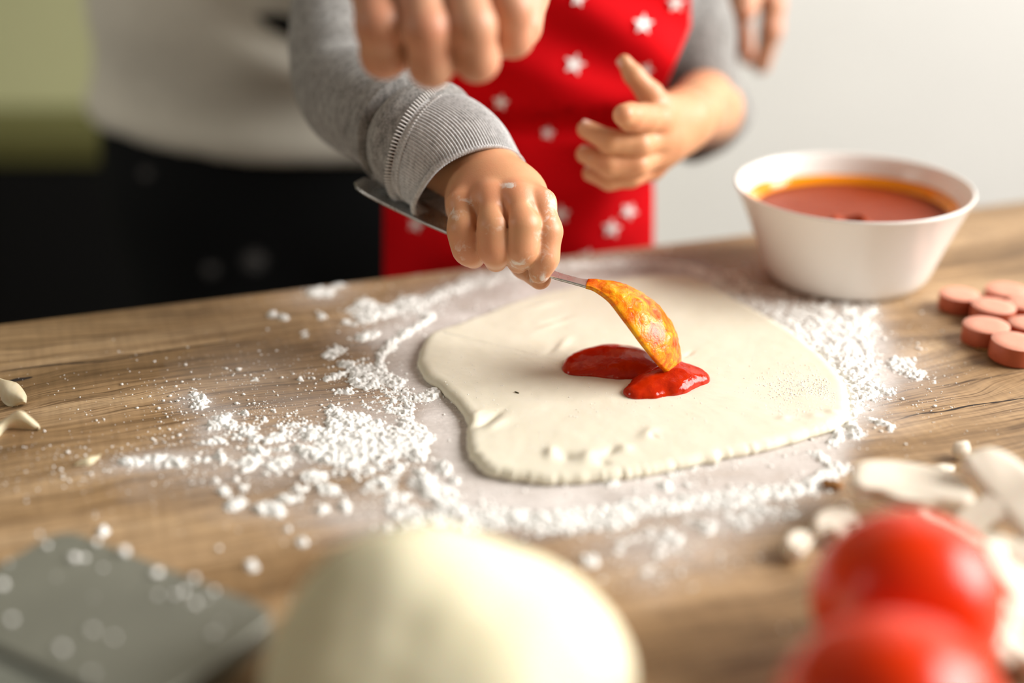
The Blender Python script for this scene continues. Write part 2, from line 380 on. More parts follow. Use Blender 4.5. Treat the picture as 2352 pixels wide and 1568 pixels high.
def film_density(x, y):
    d = polydist(x, y, [(850,760),(930,700),(1050,655),(1180,618),(1400,596),(1600,602),(1740,650),(1860,690),(2000,700),(2050,800),(2070,880),(2020,950),(1960,1010),(1930,1080),(1870,1130),(1700,1165),(1450,1200),(1200,1220),(1050,1200),(960,1150),(940,1090),(985,1050),(960,1000),(960,930),(900,890),(870,830)])
    D = .70/(1+np.exp(d/16))
    for X, Y, rx, ry, a, s in ((880,1000,170,90,5,.5),(620,1050,230,75,-8,.38),(500,975,70,38,-35,.5),(360,1060,120,22,-8,.55),(560,870,160,70,-5,.16),(850,1180,170,60,0,.42),(1520,1240,170,70,0,.45),(1700,1190,160,50,-12,.5),
        (1500,1320,70,50,0,.22),(745,680,80,24,-6,.3),(900,760,120,50,-10,.3),(455,925,60,30,10,.4),(2060,850,90,60,15,.35),(2000,960,90,40,0,.25),(1760,650,90,40,25,.3),(640,1170,130,30,0,.25),(1000,560,0.1,.1,0,0),(700,930,200,70,0,.18),(330,1120,60,40,0,.12)):
        D = np.maximum(D, blob(x, y, X, Y, rx, ry, a, s))
    return D
def powder_mat():
    N = NT('white_flour'); f = N.noise(N.coord(), 900, 4, .7)
    N.set(color=N.mix(f, (.86, .84, .79), (.95, .94, .91))); N.bump(f, .5, .0006)
    return N.set(rough=.95, spec=.1, sss=.0)
m_flour = powder_mat()
m_grain = simple('flour_grains', (.92, .90, .86), .95, spec=.1)
def film_mat():
    N = NT('thin_flour_film'); f = N.noise(N.coord('Object', table), 420, 5, .75); g = N.noise(N.map(N.coord('Object', table), (60, 700, 1)), 1, 3, .6)
    a = N.math('MULTIPLY', N.attr('film'), N.math('ADD', .35, N.math('MULTIPLY', N.math('ADD', f, N.math('MULTIPLY', g, .6)), .95)), True)
    N.set(color=(.80, .74, .70), rough=.95, spec=.05, alpha=a); return N.m
m_film = film_mat()
H0 = .00055
e_ = np.arange(-.12, .46, H0); n_ = np.arange(.0, .40, H0)
E2, N2 = np.meshgrid(e_, n_); G = A0+EX*E2.ravel()[:,None]+EN*N2.ravel()[:,None]
gx, gy = proj(G)
inview = (gx > -60) & (gx < 2420) & (gy > 540) & (gy < 1450)
Dn = np.zeros(len(G)); Dn[inview] = heap_density(gx[inview], gy[inview])
sel = np.where(Dn > .12)[0]; P2 = G[sel][:, :2]
nz1 = fbm(P2, 150, 4, 3, .65); nz2 = fbm(P2, 750, 2, 11, .8)
hh = np.full(len(G), -1.); d_ = Dn[sel]
val = d_*1.08+nz1*.75+nz2*.55-.50
hh[sel] = np.where(val > 0, .0017*np.tanh(val*1.5)*(1+.75*nz2+.45*nz1), val*.001)
hd = polydist(gx, gy, DOUGH); hh[hd < -6] = -1
Hm = hh.reshape(len(n_), len(e_))
ok = (np.maximum.reduce([Hm[:-1,:-1], Hm[1:,:-1], Hm[:-1,1:], Hm[1:,1:]]) > 0)
fi = np.argwhere(ok); W_ = len(e_)
Q = np.stack([fi[:,0]*W_+fi[:,1], (fi[:,0]+1)*W_+fi[:,1], (fi[:,0]+1)*W_+fi[:,1]+1, fi[:,0]*W_+fi[:,1]+1], 1)
us, inv = np.unique(Q, return_inverse=True); Q = inv.reshape(Q.shape)
Vf = G[us].copy(); Vf[:,2] = .9+np.clip(hh[us], -.0002, .006); jit = RNG.normal(0, .00012, (len(us), 2)); Vf[:, :2] += jit
flour = mk('flour', Vf, Q, m_flour)
tag(flour, 'white flour scattered and heaped in a ring on the table around the dough', 'flour', kind='stuff')
# thin film
h1 = .003; e_ = np.arange(-.20, .50, h1); n_ = np.arange(0.001, .46, h1); E2, N2 = np.meshgrid(e_, n_)
G1 = A0+EX*E2.ravel()[:,None]+EN*N2.ravel()[:,None]; fx, fy = proj(G1); fd = film_density(fx, fy); fd *= np.clip(1.0+.35*fbm(G1[:,:2], 60, 3, 5), 0, 2)
G1[:,2] = .90012
okm = (fd > .03).reshape(len(n_), len(e_)); okq = okm[:-1,:-1] | okm[1:,:-1] | okm[:-1,1:] | okm[1:,1:]
fi = np.argwhere(okq); W_ = len(e_); Q = np.stack([fi[:,0]*W_+fi[:,1], (fi[:,0]+1)*W_+fi[:,1], (fi[:,0]+1)*W_+fi[:,1]+1, fi[:,0]*W_+fi[:,1]+1], 1)
us, inv = np.unique(Q, return_inverse=True)
tag(mk('dust_film', G1[us], inv.reshape(Q.shape), m_film, flour, attr={'film': fd[us]}), 'thin translucent film of flour', kind='stuff')
# loose grains and small lumps
ico = np.array([(0,0,1),(.894,0,.447),(.276,.851,.447),(-.724,.526,.447),(-.724,-.526,.447),(.276,-.851,.447),(.724,.526,-.447),(-.276,.851,-.447),(-.894,0,-.447),(-.276,-.851,-.447),(.724,-.526,-.447),(0,0,-1)])
icf = np.array([(0,1,2),(0,2,3),(0,3,4),(0,4,5),(0,5,1),(1,6,2),(2,7,3),(3,8,4),(4,9,5),(5,10,1),(6,7,2),(7,8,3),(8,9,4),(9,10,5),(10,6,1),(6,11,7),(7,11,8),(8,11,9),(9,11,10),(10,11,6)])
N_ = 520000
ge = RNG.uniform(-.2, .48, N_); gn = RNG.uniform(.0, .42, N_); GP = A0+EX*ge[:,None]+EN*gn[:,None]; px, py = proj(GP)
prob = .85*heap_density(px, py)**1.2+.35*film_density(px, py)
for X, Y, rx, ry, a, s in ((620,990,300,130,-6,.50),(250,1060,260,60,-7,.24),(1000,700,250,60,0,.2),(2060,880,130,110,0,.30),(1500,1250,190,90,0,.35),(900,1180,260,70,0,.3),(2050,700,60,60,0,.15),(2100,960,200,100,0,.05),(300,950,300,100,0,.06)):
    prob = np.maximum(prob, blob(px, py, X, Y, rx, ry, a, s)*(.35+1.1*np.clip(.5+.9*vnoise(GP[:,:2], 90, 21), 0, 1)))
prob = np.maximum(prob, .004)
keep = (RNG.uniform(0, 1, N_) < prob*.30) & (polydist(px, py, DOUGH) > 4) & (px > -40) & (px < 2400)
GP = GP[keep]; K = len(GP)
rad = .00017+.00085*RNG.power(.36, K)**2.2*RNG.uniform(.3, 1, K)
big = RNG.uniform(0, 1, K) < .008; rad[big] *= 1.9
Vg = ico[None]*rad[:,None,None]*(1+RNG.normal(0, .22, (K, 12, 1)))*np.array([1.15, 1, .75]); Vg = Vg+GP[:,None,:]; Vg[:,:,2] += rad[:,None]*.45
Fg = icf[None]+(np.arange(K)*12)[:,None,None]
tag(mk('loose_grain', Vg.reshape(-1, 3), Fg.reshape(-1, 3), m_grain, flour), kind='stuff')

# ------------------------------------------------------------ rolled dough
def dough_mat(name, a, b, sc=60):
    N = NT(name); f = N.noise(N.coord(), sc, 4, .6); g = N.noise(N.coord(), 900, 3, .6)
    N.set(color=N.mix(f, a, b)); N.bump(N.math('ADD', N.math('MULTIPLY', g, .5), f), .12, .0006)
    return N.set(rough=.62, spec=.3, sss=.22, sss_scale=.004)
m_dough = dough_mat('raw_dough', (.71, .655, .51), (.77, .725, .60))
m_dough.node_tree.nodes['Principled BSDF'].inputs['Subsurface Radius'].default_value = (1, .8, .45)
zt = .9048
NO = 900
ol = spline(DOUGH+DOUGH[:1], NO+1)[:-1]
OW = np.array([tab(x, y, .9012) for x, y in ol])[:, :2]
tang = np.roll(OW, -1, 0)-np.roll(OW, 1, 0); nr = np.stack([tang[:,1], -tang[:,0]], 1); nr /= np.linalg.norm(nr, axis=1)[:,None]
cenD = OW.mean(0)
if ((OW-cenD)*nr).sum() < 0: nr = -nr
front = np.clip((ol[:,1]-1000)/60, 0, 1)*np.clip((1900-ol[:,0])/200, 0, 1)
rag = fbm(OW, 260, 3, 31, .7); OW = OW+nr*(.0007*vnoise(OW, 130, 5)+rag*(.0005+.0010*front))[:,None]
rings = []; 
prof = [(0.0, .9002), (.0012, .9010), (.0013, .9022), (.0006, .9034), (-.0006, .9043), (-.0022, .9048), (-.004, .90485)]
for off, z in prof: rings.append(np.c_[OW+nr*off, np.full(NO, z)])
inner = OW-nr*.004
for s in np.linspace(1, 0, 70)[1:-1]:
    q = cenD+(inner-cenD)*s; rings.append(np.c_[q, np.full(NO, .9048)])
Vd = np.concatenate(rings); topm = np.arange(len(Vd)) >= 4*NO
dx, dy = proj(Vd)
dz = .00035*fbm(Vd[:,:2], 45, 3, 41)+.00009*fbm(Vd[:,:2], 260, 3, 44)
def db(X, Y, rx, ry, a, s): return blob(dx, dy, X, Y, rx, ry, a, s)
dz += db(1120,962,30,7,-28,-.0022)+db(1090,955,22,9,-30,.0010)+db(1140,975,24,8,-25,.0009)            # dent at the left edge
for v in ((1265,1040,14,12,0,.0016),(1300,1048,16,10,0,-.0013),(1350,1050,22,14,-20,.0016),(1400,1036,16,8,-30,-.0011),(1435,1030,16,9,0,.0012),(1490,995,20,12,-20,.0010),(1500,1000,8,4,0,-.0010),(1385,1062,14,5,0,-.0012),
          (1280,735,30,4,-20,-.0009),(1270,745,36,5,-20,.0008),(1290,790,22,8,-35,.0009),(1270,800,22,6,-35,-.0007),(1583,812,10,4,-30,-.0007),(1250,700,40,5,-15,.0008),(1800,960,14,5,-10,.0008),(1870,955,16,7,0,.0007),(1910,945,10,5,0,.0008)): dz += db(*v)
rough_ = blob(dx, dy, 1860, 890, 45, 26, 10, 1)+.5*blob(dx, dy, 1780, 965, 40, 14, 0, 1); dz += rough_*.0004*np.clip(fbm(Vd[:,:2], 420, 3, 51), 0, 1)
Vd[topm, 2] += dz[topm]; Vd[2*NO:4*NO, 2] += .0004*rag.repeat(1).tolist()*2 if False else 0
Fd = [tuple(int(i) for i in q) for q in gridfaces(NO, len(rings), True)]
k = (len(rings)-1)*NO; Vd = np.vstack([Vd, [cenD[0], cenD[1], .9048]]); ci = len(Vd)-1
Fd += [(k+i, k+(i+1) % NO, ci) for i in range(NO)]
dough = mk('rolled_dough', Vd, Fd, m_dough)
tag(dough, 'flat sheet of rolled raw pizza dough with a spoonful of tomato sauce on it', 'dough')
# flour dust lying on the dough
kk = 2200; qx = np.concatenate([RNG.normal(1860, 60, kk//2), RNG.uniform(1000, 1930, kk//2)]); qy = np.concatenate([RNG.normal(905, 36, kk//2), RNG.uniform(680, 1080, kk//2)])
m = polydist(qx, qy, DOUGH) < -14; qx, qy = qx[m], qy[m]; P_ = np.array([tab(a, b, .9049) for a, b in zip(qx, qy)]); K = len(P_); rad = RNG.uniform(.0001, .00034, K)
Vg = ico[None]*rad[:,None,None]*(1+RNG.normal(0, .2, (K, 12, 1)))*np.array([1, 1, .5])+P_[:,None,:]; Fg = icf[None]+(np.arange(K)*12)[:,None,None]
tag(mk('flour_speck', Vg.reshape(-1, 3), Fg.reshape(-1, 3), m_grain, dough), kind='stuff')
m_herb = simple('dried_herb', (.05, .04, .015), .7)

# ------------------------------------------------------------ tomato sauce on the dough
def sauce_mat(name, a, b, rough=.16):
    N = NT(name); f = N.noise(N.coord(), 260, 3, .6, .3); g = N.noise(N.coord(), 900, 3, .6)
    N.set(color=N.mix(f, a, b)); N.bump(N.math('ADD', N.math('MULTIPLY', g, .12), f), .28, .0012)
    return N.set(rough=rough, spec=.30)
m_sauce = sauce_mat('tomato_sauce', (.30, .004, .001), (.58, .032, .002), .09)
zs = .9046
def flat(p, kz=2.0):
    q = p.copy(); q[:,2] = (q[:,2]-zs)*kz+zs; return q
def S(x, y, dz=0.): v = tab(x, y, zs+.001); v[2] = zs+dz; return v
def sauce_f(p):
    q = flat(p, 2.1)
    a = chain(q, [S(1318,846), S(1345,836), S(1395,832), S(1440,836), S(1490,850)], [.0045, .0100, .0145, .0145, .0090], .006)
    q = flat(p, 1.4); b = chain(q, [S(1462,899), S(1490,884), S(1530,872), S(1560,866)], [.0062, .0080, .0088, .0080], .004)
    c = chain(q, [S(1500,902), S(1545,886), S(1585,868), S(1606,868)], [.0042, .0070, .0078, .0042], .004)
    d = np.minimum(a, smin(b, c, .004))
    d = smin(d, rc(p, at(1546,846,.654), S(1552,872,.001), .0042, .0065), .004)
    return d/1.25+.0007*fbm(p, 150, 2, 61)
lo = np.array([S(1290,900)[0]-.01, S(1500,925)[1]-.006, .9040]); hi = np.array([S(1630,860)[0]+.012, S(1400,785)[1]+.012, .9165])
Vs, Fs = isosurface(sauce_f, lo, hi, .0006)
sauce = mk('tomato_sauce', Vs, Fs, m_sauce)
tag(sauce, 'glossy red puddle of tomato sauce just poured onto the flat dough', 'sauce')

# ------------------------------------------------------------ spoon
m_steel = NT('polished_steel'); g_ = m_steel.noise(m_steel.coord(), 120, 3, .6)
m_steel.set(color=(.56, .56, .55), metal=.85, rough=m_steel.ramp(g_, [(.3, (.22,)*3), (.7, (.36,)*3)])); m_steel = m_steel.m
ctr = [(824,416,.700,.0044),(840,423,.699,.0082),(880,443,.695,.0102),(960,484,.686,.0098),(1030,520,.676,.0078),(1160,580,.658,.0046),(1262,627,.648,.0034),(1320,645,.6455,.0032),(1345,651,.645,.0038),
       (1372,656,.6445,.0060),(1410,674,.6445,.0105),(1447,707,.6455,.0158),(1480,745,.648,.0184),(1508,780,.651,.0184),(1530,812,.654,.0150),(1545,836,.6565,.0092),(1552,848,.6575,.0018)]
SP = spline([(*at(a, b, t), hw) for a, b, t, hw in ctr], 220); hwS = SP[:,3]; SP = SP[:, :3]
sp_par = np.linspace(0, len(ctr)-1, 220)
Wd = -FW*.84+(-.698*RT-.716*UP)*.5; Wd = Wd/np.linalg.norm(Wd)
T, Wv, Nv = frames(SP, Wd)
NvS = np.sign((Nv@(RT*.7+UP*.7)).mean()); Nv = Nv*NvS
dep = np.interp(sp_par, [8, 9, 10, 11, 12, 13, 14, 15, 16], [0, .0006, .0028, .0062, .0082, .0080, .0058, .0028, .0])
ww = np.linspace(-1, 1, 33)
def spoon_sheet(off, i0=0, i1=220, rim=1.0, bumpy=0):
    V = SP[i0:i1,None,:]+Wv[i0:i1,None,:]*(ww[None,:,None]*hwS[i0:i1,None,None]*rim)+Nv[i0:i1,None,:]*((1-np.abs(ww[None,:])**2.3)*dep[i0:i1,None]+off)[:,:,None]
    V = V.reshape(-1, 3)
    if bumpy:
        e_in = np.clip(np.minimum(1-np.abs(np.tile(ww, i1-i0)), np.repeat(np.minimum(np.arange(i1-i0), 8)/8, 33))*3, .15, 1)
        V = V+np.repeat(Nv[i0:i1], 33, 0)*((.0004+bumpy*np.clip(fbm(V, 190, 3, 71)+.25, -.2, 1))*e_in)[:,None]
    return V
def closed_sheet(Va, Vb, nu, nv):
    fa = gridfaces(nu, nv); fb = fa[:, ::-1]+nu*nv
    rim = list(range(nu))+[j*nu+nu-1 for j in range(1, nv)]+[(nv-1)*nu+i for i in range(nu-2, -1, -1)]+[j*nu for j in range(nv-2, 0, -1)]
    n = nu*nv; fr_ = [(rim[(i+1) % len(rim)], rim[i], rim[i]+n, rim[(i+1) % len(rim)]+n) for i in range(len(rim))]
    return np.concatenate([Va, Vb]), np.concatenate([fa, fb, np.array(fr_)])
spoon = mk('spoon', *closed_sheet(spoon_sheet(.0006), spoon_sheet(-.0006), 33, 220), m_steel)
tag(spoon, 'steel spoon turned over, its bowl coated in orange sauce, held in the small fist', 'spoon')
i0 = int(np.argmax(sp_par > 8.1))
m_coat = NT('orange_sauce_film'); f_ = m_coat.noise(m_coat.coord(), 150, 4, .6, .8); g_ = m_coat.noise(m_coat.coord(), 700, 3, .6)
m_coat.set(color=m_coat.ramp(f_, [(.34, (.62, .06, .003)), (.48, (.74, .17, .004)), (.64, (.80, .36, .010))])); m_coat.bump(m_coat.math('ADD', g_, m_coat.math('MULTIPLY', f_, 2.)), .35, .0008)
m_coat = m_coat.set(rough=.2, spec=.32)
tag(mk('sauce_coating', *closed_sheet(spoon_sheet(.0008, i0, 220, 1.0, .0011), spoon_sheet(-.0008, i0, 220, 1.03), 33, 220-i0), m_coat, spoon), 'orange film of sauce over the back of the bowl')

# ------------------------------------------------------------ skin
def skin_mat(name, base, red, flour_marks=0, fscale=170):
    N = NT(name); co = N.coord(); f = N.noise(co, 45, 4, .6); c = N.mix(N.ramp(f, [(.35, (0,0,0)), (.65, (1,1,1))]), base, red)
    g = N.noise(co, 1300, 3, .6); N.bump(N.math('ADD', g, N.math('MULTIPLY', N.noise(co, 260, 3, .6), .8)), .22, .0003)
    rg = .45
    if flour_marks:
        a = N.noise(co, fscale, 5, .72, .5); fa = N.attr('floury')
        k = N.math('MULTIPLY', N.ramp(N.math('ADD', a, N.math('MULTIPLY', fa, .125)), [(.60, (0,0,0)), (.76, (1,1,1))]), fa, True)
        c = N.mix(N.math('MULTIPLY', k, .85), c, (.80, .76, .70)); rg = N.math('ADD', .42, N.math('MULTIPLY', k, .45))
    N.b.inputs['Subsurface Radius'].default_value = (1, .35, .2)
    return N.set(color=c, rough=rg, spec=.4, sss=.22, sss_scale=.0045)
m_skin = skin_mat('child_skin', (.60, .315, .160), (.64, .285, .150), 1)
m_skin2 = skin_mat('adult_skin', (.62, .33, .20), (.64, .28, .165))
m_nail = simple('fingernail', (.74, .46, .36), .28)

def PX(t): return t/FPX
# --- right fist of the child
RF = dict(
 pinky=([(1058,470,.6475),(1066,530,.6405),(1078,572,.6425),(1088,590,.6500)], [31,33,32.5,27]),
 ring=([(1122,452,.6428),(1134,522,.6345),(1137,572,.6360),(1139,598,.6450)], [32,33.5,33,27]),
 middle=([(1186,452,.6408),(1202,518,.6333),(1200,570,.6350),(1191,600,.6440)], [33,35,34,28]),
 index=([(1245,466,.6425),(1256,532,.6385),(1250,590,.6395),(1239,626,.6425)], [30,30.5,29,25]))
th_r = ([(1120,470,.675),(1165,560,.670),(1205,610,.660),(1240,639,.6510)], [40,36,30,26])
def fist_f(p):
    W0 = at(1108,398,.6745); M = None
    for k, c in RF.items():
        a = at(*c[0][0]); e = rc(p, W0+(a-W0)*.12, a, .0128, PX(.645)*c[1][0]*.98); M = e if M is None else smin(M, e, .010)
    M = smin(M, rc(p, at(900,290,.714), at(1092,400,.6775), .0190, .0165), .010)           # forearm and wrist inside the cuff
    M = smin(M, ell(p, at(1155,448,.661), (.0210, .0135, .016)), .006)
    M = smin(M, rc(p, at(1080,480,.665), at(1190,520,.665), .011, .012), .008)             # palm
    Fm = None
    for k, c in RF.items():
        pts = [at(*q) for q in c[0]]; e = chain(p, pts, [PX(.638)*r for r in c[1]], .0060)
        e = e+0
        Fm = e if Fm is None else smin(Fm, e, .0009)
    d = smin(M, Fm, .0038)
    d = smin(d, chain(p, [at(*q) for q in th_r[0]], [PX(.655)*r for r in th_r[1]], .002), .0018)
    for (a, b, r, dp) in (((1092,476,.6370),(1099,520,.635),.0006,.0012), ((1154,468,.6325),(1168,520,.631),.0006,.0012), ((1222,470,.6325),(1231,520,.632),.0006,.0010)):
        g = rc(p, at(*a), at(*b), r, r); d = d+dp*np.exp(-(np.maximum(g, 0)/.0013)**2)
    for k in ('ring', 'middle', 'index', 'pinky'):                                           # soft knuckle creases
        q1 = at(*RF[k][0][1]); ax = at(*RF[k][0][2])-at(*RF[k][0][0]); ax /= np.linalg.norm(ax); s = (p-q1)@ax; rr = np.linalg.norm(p-q1, axis=1)
        d = d+0*rr
    return d
def bounds(pts, pad):
    P = np.array(pts); return P.min(0)-pad, P.max(0)+pad
lo, hi = bounds([at(*q) for c in RF.values() for q in c[0]]+[at(900,290,.712), at(*th_r[0][-1]), at(1100,372,.672)], .024)
fist = isosurface(fist_f, lo, hi, .00085)
# --- open left hand of the child
LH = [([(1512,250,.742),(1494,218,.735),(1455,172,.730),(1434,142,.728)], [36,30,23,17]),
      ([(1508,275,.735),(1478,272,.722),(1448,268,.708),(1433,264,.700)], [34,34,31,25]),
      ([(1512,318,.742),(1468,333,.726),(1400,325,.722),(1346,297,.724)], [32,29,27,21]),
      ([(1508,352,.748),(1462,378,.730),(1400,380,.728),(1343,354,.730)], [32,29,27,21]),
      ([(1496,384,.756),(1448,404,.740),(1400,412,.738),(1356,398,.740)], [29,27,25,19])]
def left_f(p):
    W0 = at(1572,272,.775); M = rc(p, W0, at(1618,232,.832), .0150, .0180)
    for pts, r in LH[1:]: M = smin(M, rc(p, W0, at(*pts[0]), .0125, PX(.745)*r[0]*1.0), .008)
    M = smin(M, rc(p, at(1560,290,.768), at(1524,320,.752), .0130, .0120), .008)
    M = smin(M, rc(p, at(1558,268,.765), at(*LH[0][0][0]), .012, PX(.742)*34), .008)
    Fm = None
    for pts, r in LH:
        e = chain(p, [at(*q) for q in pts], [PX(.73)*x for x in r], .002); Fm = e if Fm is None else smin(Fm, e, .0008)
    return smin(M, Fm, .004)
lo, hi = bounds([at(*q) for c in LH for q in c[0]]+[at(1625,235,.835)], .022)
lhand = isosurface(left_f, lo, hi, .0012)
# --- trunk of the child (under the clothes), arms and legs; stands on a stool behind the table
pel = at(1190,560,.925); pel[2] = .86; wst = at(1190,420,.905); chs = at(1235,0,.845)+np.array([0, .012, 0]); shR = at(860,-300,.835); shL = at(1585,-260,.90); neck = (shR+shL)/2+np.array([0, .01, .02])
elR = at(820,235,.775); wrR = at(1000,330,.71); elL = at(1622,250,.872)
STOOL = .30
hipR = pel+np.array([-.026, 0, -.03]); hipL = pel+np.array([.026, 0, -.03])
ftR = np.array([hipR[0]-.01, pel[1]+.01, STOOL+.03]); ftL = np.array([hipL[0]+.01, pel[1]+.01, STOOL+.03])
def trunk(p, g=0., arms=True, legs=True):
    sq = np.array([1, 1.25, 1]); q = (p-pel)*sq+pel
    def sx(a): return (a-pel)*sq+pel
    d = rc(q, sx(pel+np.array([-.006,0,0])), sx(pel+np.array([.006,0,0])), .064, .064)
    d = smin(d, rc(q, sx(pel), sx(wst), .068, .066), .03)
    d = smin(d, rc(q, sx(wst), sx(chs), .066, .078), .03)
    d = smin(d, rc(q, sx(chs), sx((shR+shL)/2-np.array([0,0,.035])), .080, .060), .03)/1.12
    d = smin(d, rc(p, shR+(shL-shR)*.12-np.array([0,0,.02]), shL+(shR-shL)*.12-np.array([0,0,.02]), .035, .035), .03)
    if arms:
        d = smin(d, chain(p, [shR, elR, wrR], [.030, .024, .018], .008), .012)
        d = smin(d, chain(p, [shL, at(1572,0,.882), at(1603,165,.867), elL, at(1590,262,.79)], [.026, .0195, .0185, .0215, .0165], .006), .012)
    if legs:
        for h_, f_ in ((hipR, ftR), (hipL, ftL)):
            kn = h_*.5+f_*.5-np.array([0,.01,0]); d = smin(d, chain(p, [h_, kn, f_], [.044, .038, .026], .01), .015)
            d = smin(d, rc(p, f_+np.array([0,.01,-.008]), f_+np.array([0,-.085,-.014]), .022, .016), .01)
    if not legs and arms is None: pass
    return d-g
def child_core(p):
    d = trunk(p); return smin(d, rc(p, (shR+shL)/2, neck+np.array([0,0,.035]), .03, .026), .02)
lo = np.array([min(shR[0], elR[0], hipR[0])-.05, pel[1]-.22, STOOL+.003]); hi = np.array([shL[0]+.06, pel[1]+.13, neck[2]+.05])
core = isosurface(child_core, lo, hi, .004)
Vc, Fc = join_vf(fist, lhand, core)
cx, cy = proj(Vc)
fl = np.zeros(len(Vc)); nfi = len(fist[0])
for X, Y, rx, ry, s in ((1040,480,26,34,1),(1066,585,30,30,.8),(1183,608,34,16,1.7),(1240,640,30,14,1.5),(1262,480,18,50,1.4),(1250,570,24,70,.75),(1172,425,18,10,1.8),(1075,470,18,14,1.1),(1150,520,18,30,.55),(1120,545,26,40,.5),(1205,600,26,16,1.0)):
    fl[:nfi] = np.maximum(fl[:nfi], blob(cx[:nfi], cy[:nfi], X, Y, rx, ry, 0, s))
fl[nfi:nfi+len(lhand[0])] = .55*blob(cx[nfi:nfi+len(lhand[0])], cy[nfi:nfi+len(lhand[0])], 1340, 350, 30, 70, 0, 1)
child = mk('person', Vc, Fc, m_skin, attr={'floury': fl})
tag(child, 'child in grey sweatshirt and red star apron, right fist gripping a spoon', 'person')
def nail(pos, axis, nrm, L, Wn, parent):
    ax = axis/np.linalg.norm(axis); n = nrm-(nrm@ax)*ax; n /= np.linalg.norm(n); s = np.cross(n, ax); V = []
    for j in range(9):
        for i in range(9):
            a = (j/8-.5)*2; b = (i/8-.5)*2; w_ = Wn*math.sqrt(max(0, 1-abs(a)**3.5*.75)); V.append(pos+ax*a*L+s*b*w_-n*(b*b*Wn*.45)-n*(a*a*L*.12)+n*.0003)
    return mk('fingernail', np.array(V), gridfaces(9, 9), m_nail, parent)
for k_, (pts, r) in enumerate(LH):
    if k_ == 1: continue
    tp = at(*pts[3]); pv = at(*pts[2]); rr = PX(.73)*r[3]; ax = tp-pv
    up_ = (-FW*.55+UP*.8) if k_ else (-FW*.4-RT*.9)
    n_v = up_-(up_@ax)/(ax@ax)*ax; n_v /= np.linalg.norm(n_v); nail(tp+n_v*rr*.96, ax, n_v, .0032, .0028, child)

# ---- cloth
def knit_mat(name, base, contrast, uvs=None, scale=1500, rib=False, bumpd=.0006):
    N = NT(name); co = N.coord()
    f = N.noise(co, scale, 4, .75); g = N.noise(N.map(co, (1, 1, .35)), scale*.35, 3, .7); big = N.noise(co, 35, 3, .6)
    k = N.math('ADD', N.math('MULTIPLY', f, .55), N.math('MULTIPLY', g, .45))
    c = N.ramp(k, [(.36, tuple(b*(1-contrast) for b in base)), (.5, base), (.66, tuple(min(1, b*(1+contrast)) for b in base))])
    c = N.mix(.25, c, N.ramp(big, [(.3, (.8,)*3), (.7, (1.15,)*3)]), 'MULTIPLY')
    N.bump(k, .6, bumpd); return N.set(color=c, rough=.95, spec=.1, sheen=.25)
m_sweat = knit_mat('grey_marl_jersey', (.26, .252, .24), .66, scale=1000)
m_rib = knit_mat('grey_marl_ribbing', (.50, .495, .49), .36, scale=1100)
m_thread = simple('pale_grey_thread', (.62, .60, .58), .9)
m_apron = NT('red_cotton'); fa = m_apron.noise(m_apron.coord(), 1600, 3, .6); m_apron.bump(fa, .35, .0004)
m_apron = m_apron.set(color=m_apron.mix(m_apron.noise(m_apron.coord(), 20, 3, .6), (.50, .0015, .005), (.64, .003, .007)), rough=.8, spec=.06)
m_star = simple('white_star_print', (.85, .80, .78), .8)
m_blue = simple('child_trouser_cloth', (.03, .035, .05), .9)

def tube(ctrl, nv, nu, ref, disp=None, thick=.0016, flatten=None):
    """sleeve: closed cross-sections swept along ctrl rows (x,y,z,r); returns outer+inner surface"""
    S_ = spline(ctrl, nv); Cn, R_ = S_[:, :3], S_[:, 3]; T, N_, B_ = frames(Cn, ref)
    ph = np.linspace(0, 2*math.pi, nu, endpoint=False); cs, sn = np.cos(ph), np.sin(ph); v = np.linspace(0, 1, nv)
    rr = R_[:,None]*np.ones(nu)[None]
    if disp is not None: rr = rr+disp(v[:,None]*np.ones(nu)[None], ph[None]*np.ones(nv)[:,None], Cn, N_, B_)
    D = N_[:,None]*cs[None,:,None]+B_[:,None]*sn[None,:,None]
    Vo = (Cn[:,None]+D*rr[:,:,None]).reshape(-1, 3); Vi = (Cn[:,None]+D*(rr-thick)[:,:,None]).reshape(-1, 3)
    f1 = gridfaces(nu, nv, True); f2 = f1[:, ::-1]+nu*nv
    a = (nv-1)*nu+np.arange(nu); b = (nv-1)*nu+(np.arange(nu)+1) % nu; lip = np.stack([a, b, b+nu*nv, a+nu*nv], 1)
    return np.concatenate([Vo, Vi]), np.concatenate([f1, f2, lip]), (Cn, N_, B_, rr, ph)
# right sleeve: shoulder > elbow > seam ; the angle phi=0 faces the camera
ctl = [(*shR, .040), (*at(800,-60,.800), .0300), (*at(786,110,.772), .0290), (*at(810,208,.748), .0296), (*at(884,262,.720), .0282), (*at(934,293,.706), .0280), (*at(970,318,.695), .0290), (*at(1006,344,.6872), .0287)]
def sleeve_disp(v, ph, Cn, N_, B_):
    pos = Cn[:,None]+(N_[:,None]*np.cos(ph)[:,:,None]+B_[:,None]*np.sin(ph)[:,:,None])*.03; sh = v.shape; q = pos.reshape(-1, 3)
    d = (.0011*fbm(q, 28, 3, 81)).reshape(sh)
    d += -.0115*np.exp(-((v-.775-.022*np.cos(ph+.6))/.026)**2)*(.75+.25*np.cos(ph+1.2))            # deep fold above the seam
    d += .0020*np.exp(-((v-.745-.020*np.cos(ph+.6))/.030)**2)
    d += -.0036*np.exp(-((v-.66+.030*np.cos(ph-.9))/.018)**2)*(.5+.5*np.cos(ph+2.0)); d += .0012*np.exp(-((v-.70+.03*np.cos(ph-.9))/.03)**2)
    d += .0012*np.sin(v*40+2.5*np.sin(ph)+.8)*np.exp(-((v-.5)/.22)**2)*(.5+.5*np.cos(ph+.5))
    d += .0014*np.exp(-((v-.87)/.035)**2)
    return d
toCam = -FW
Vsl, Fsl, info = tube(ctl, 330, 260, toCam, sleeve_disp)
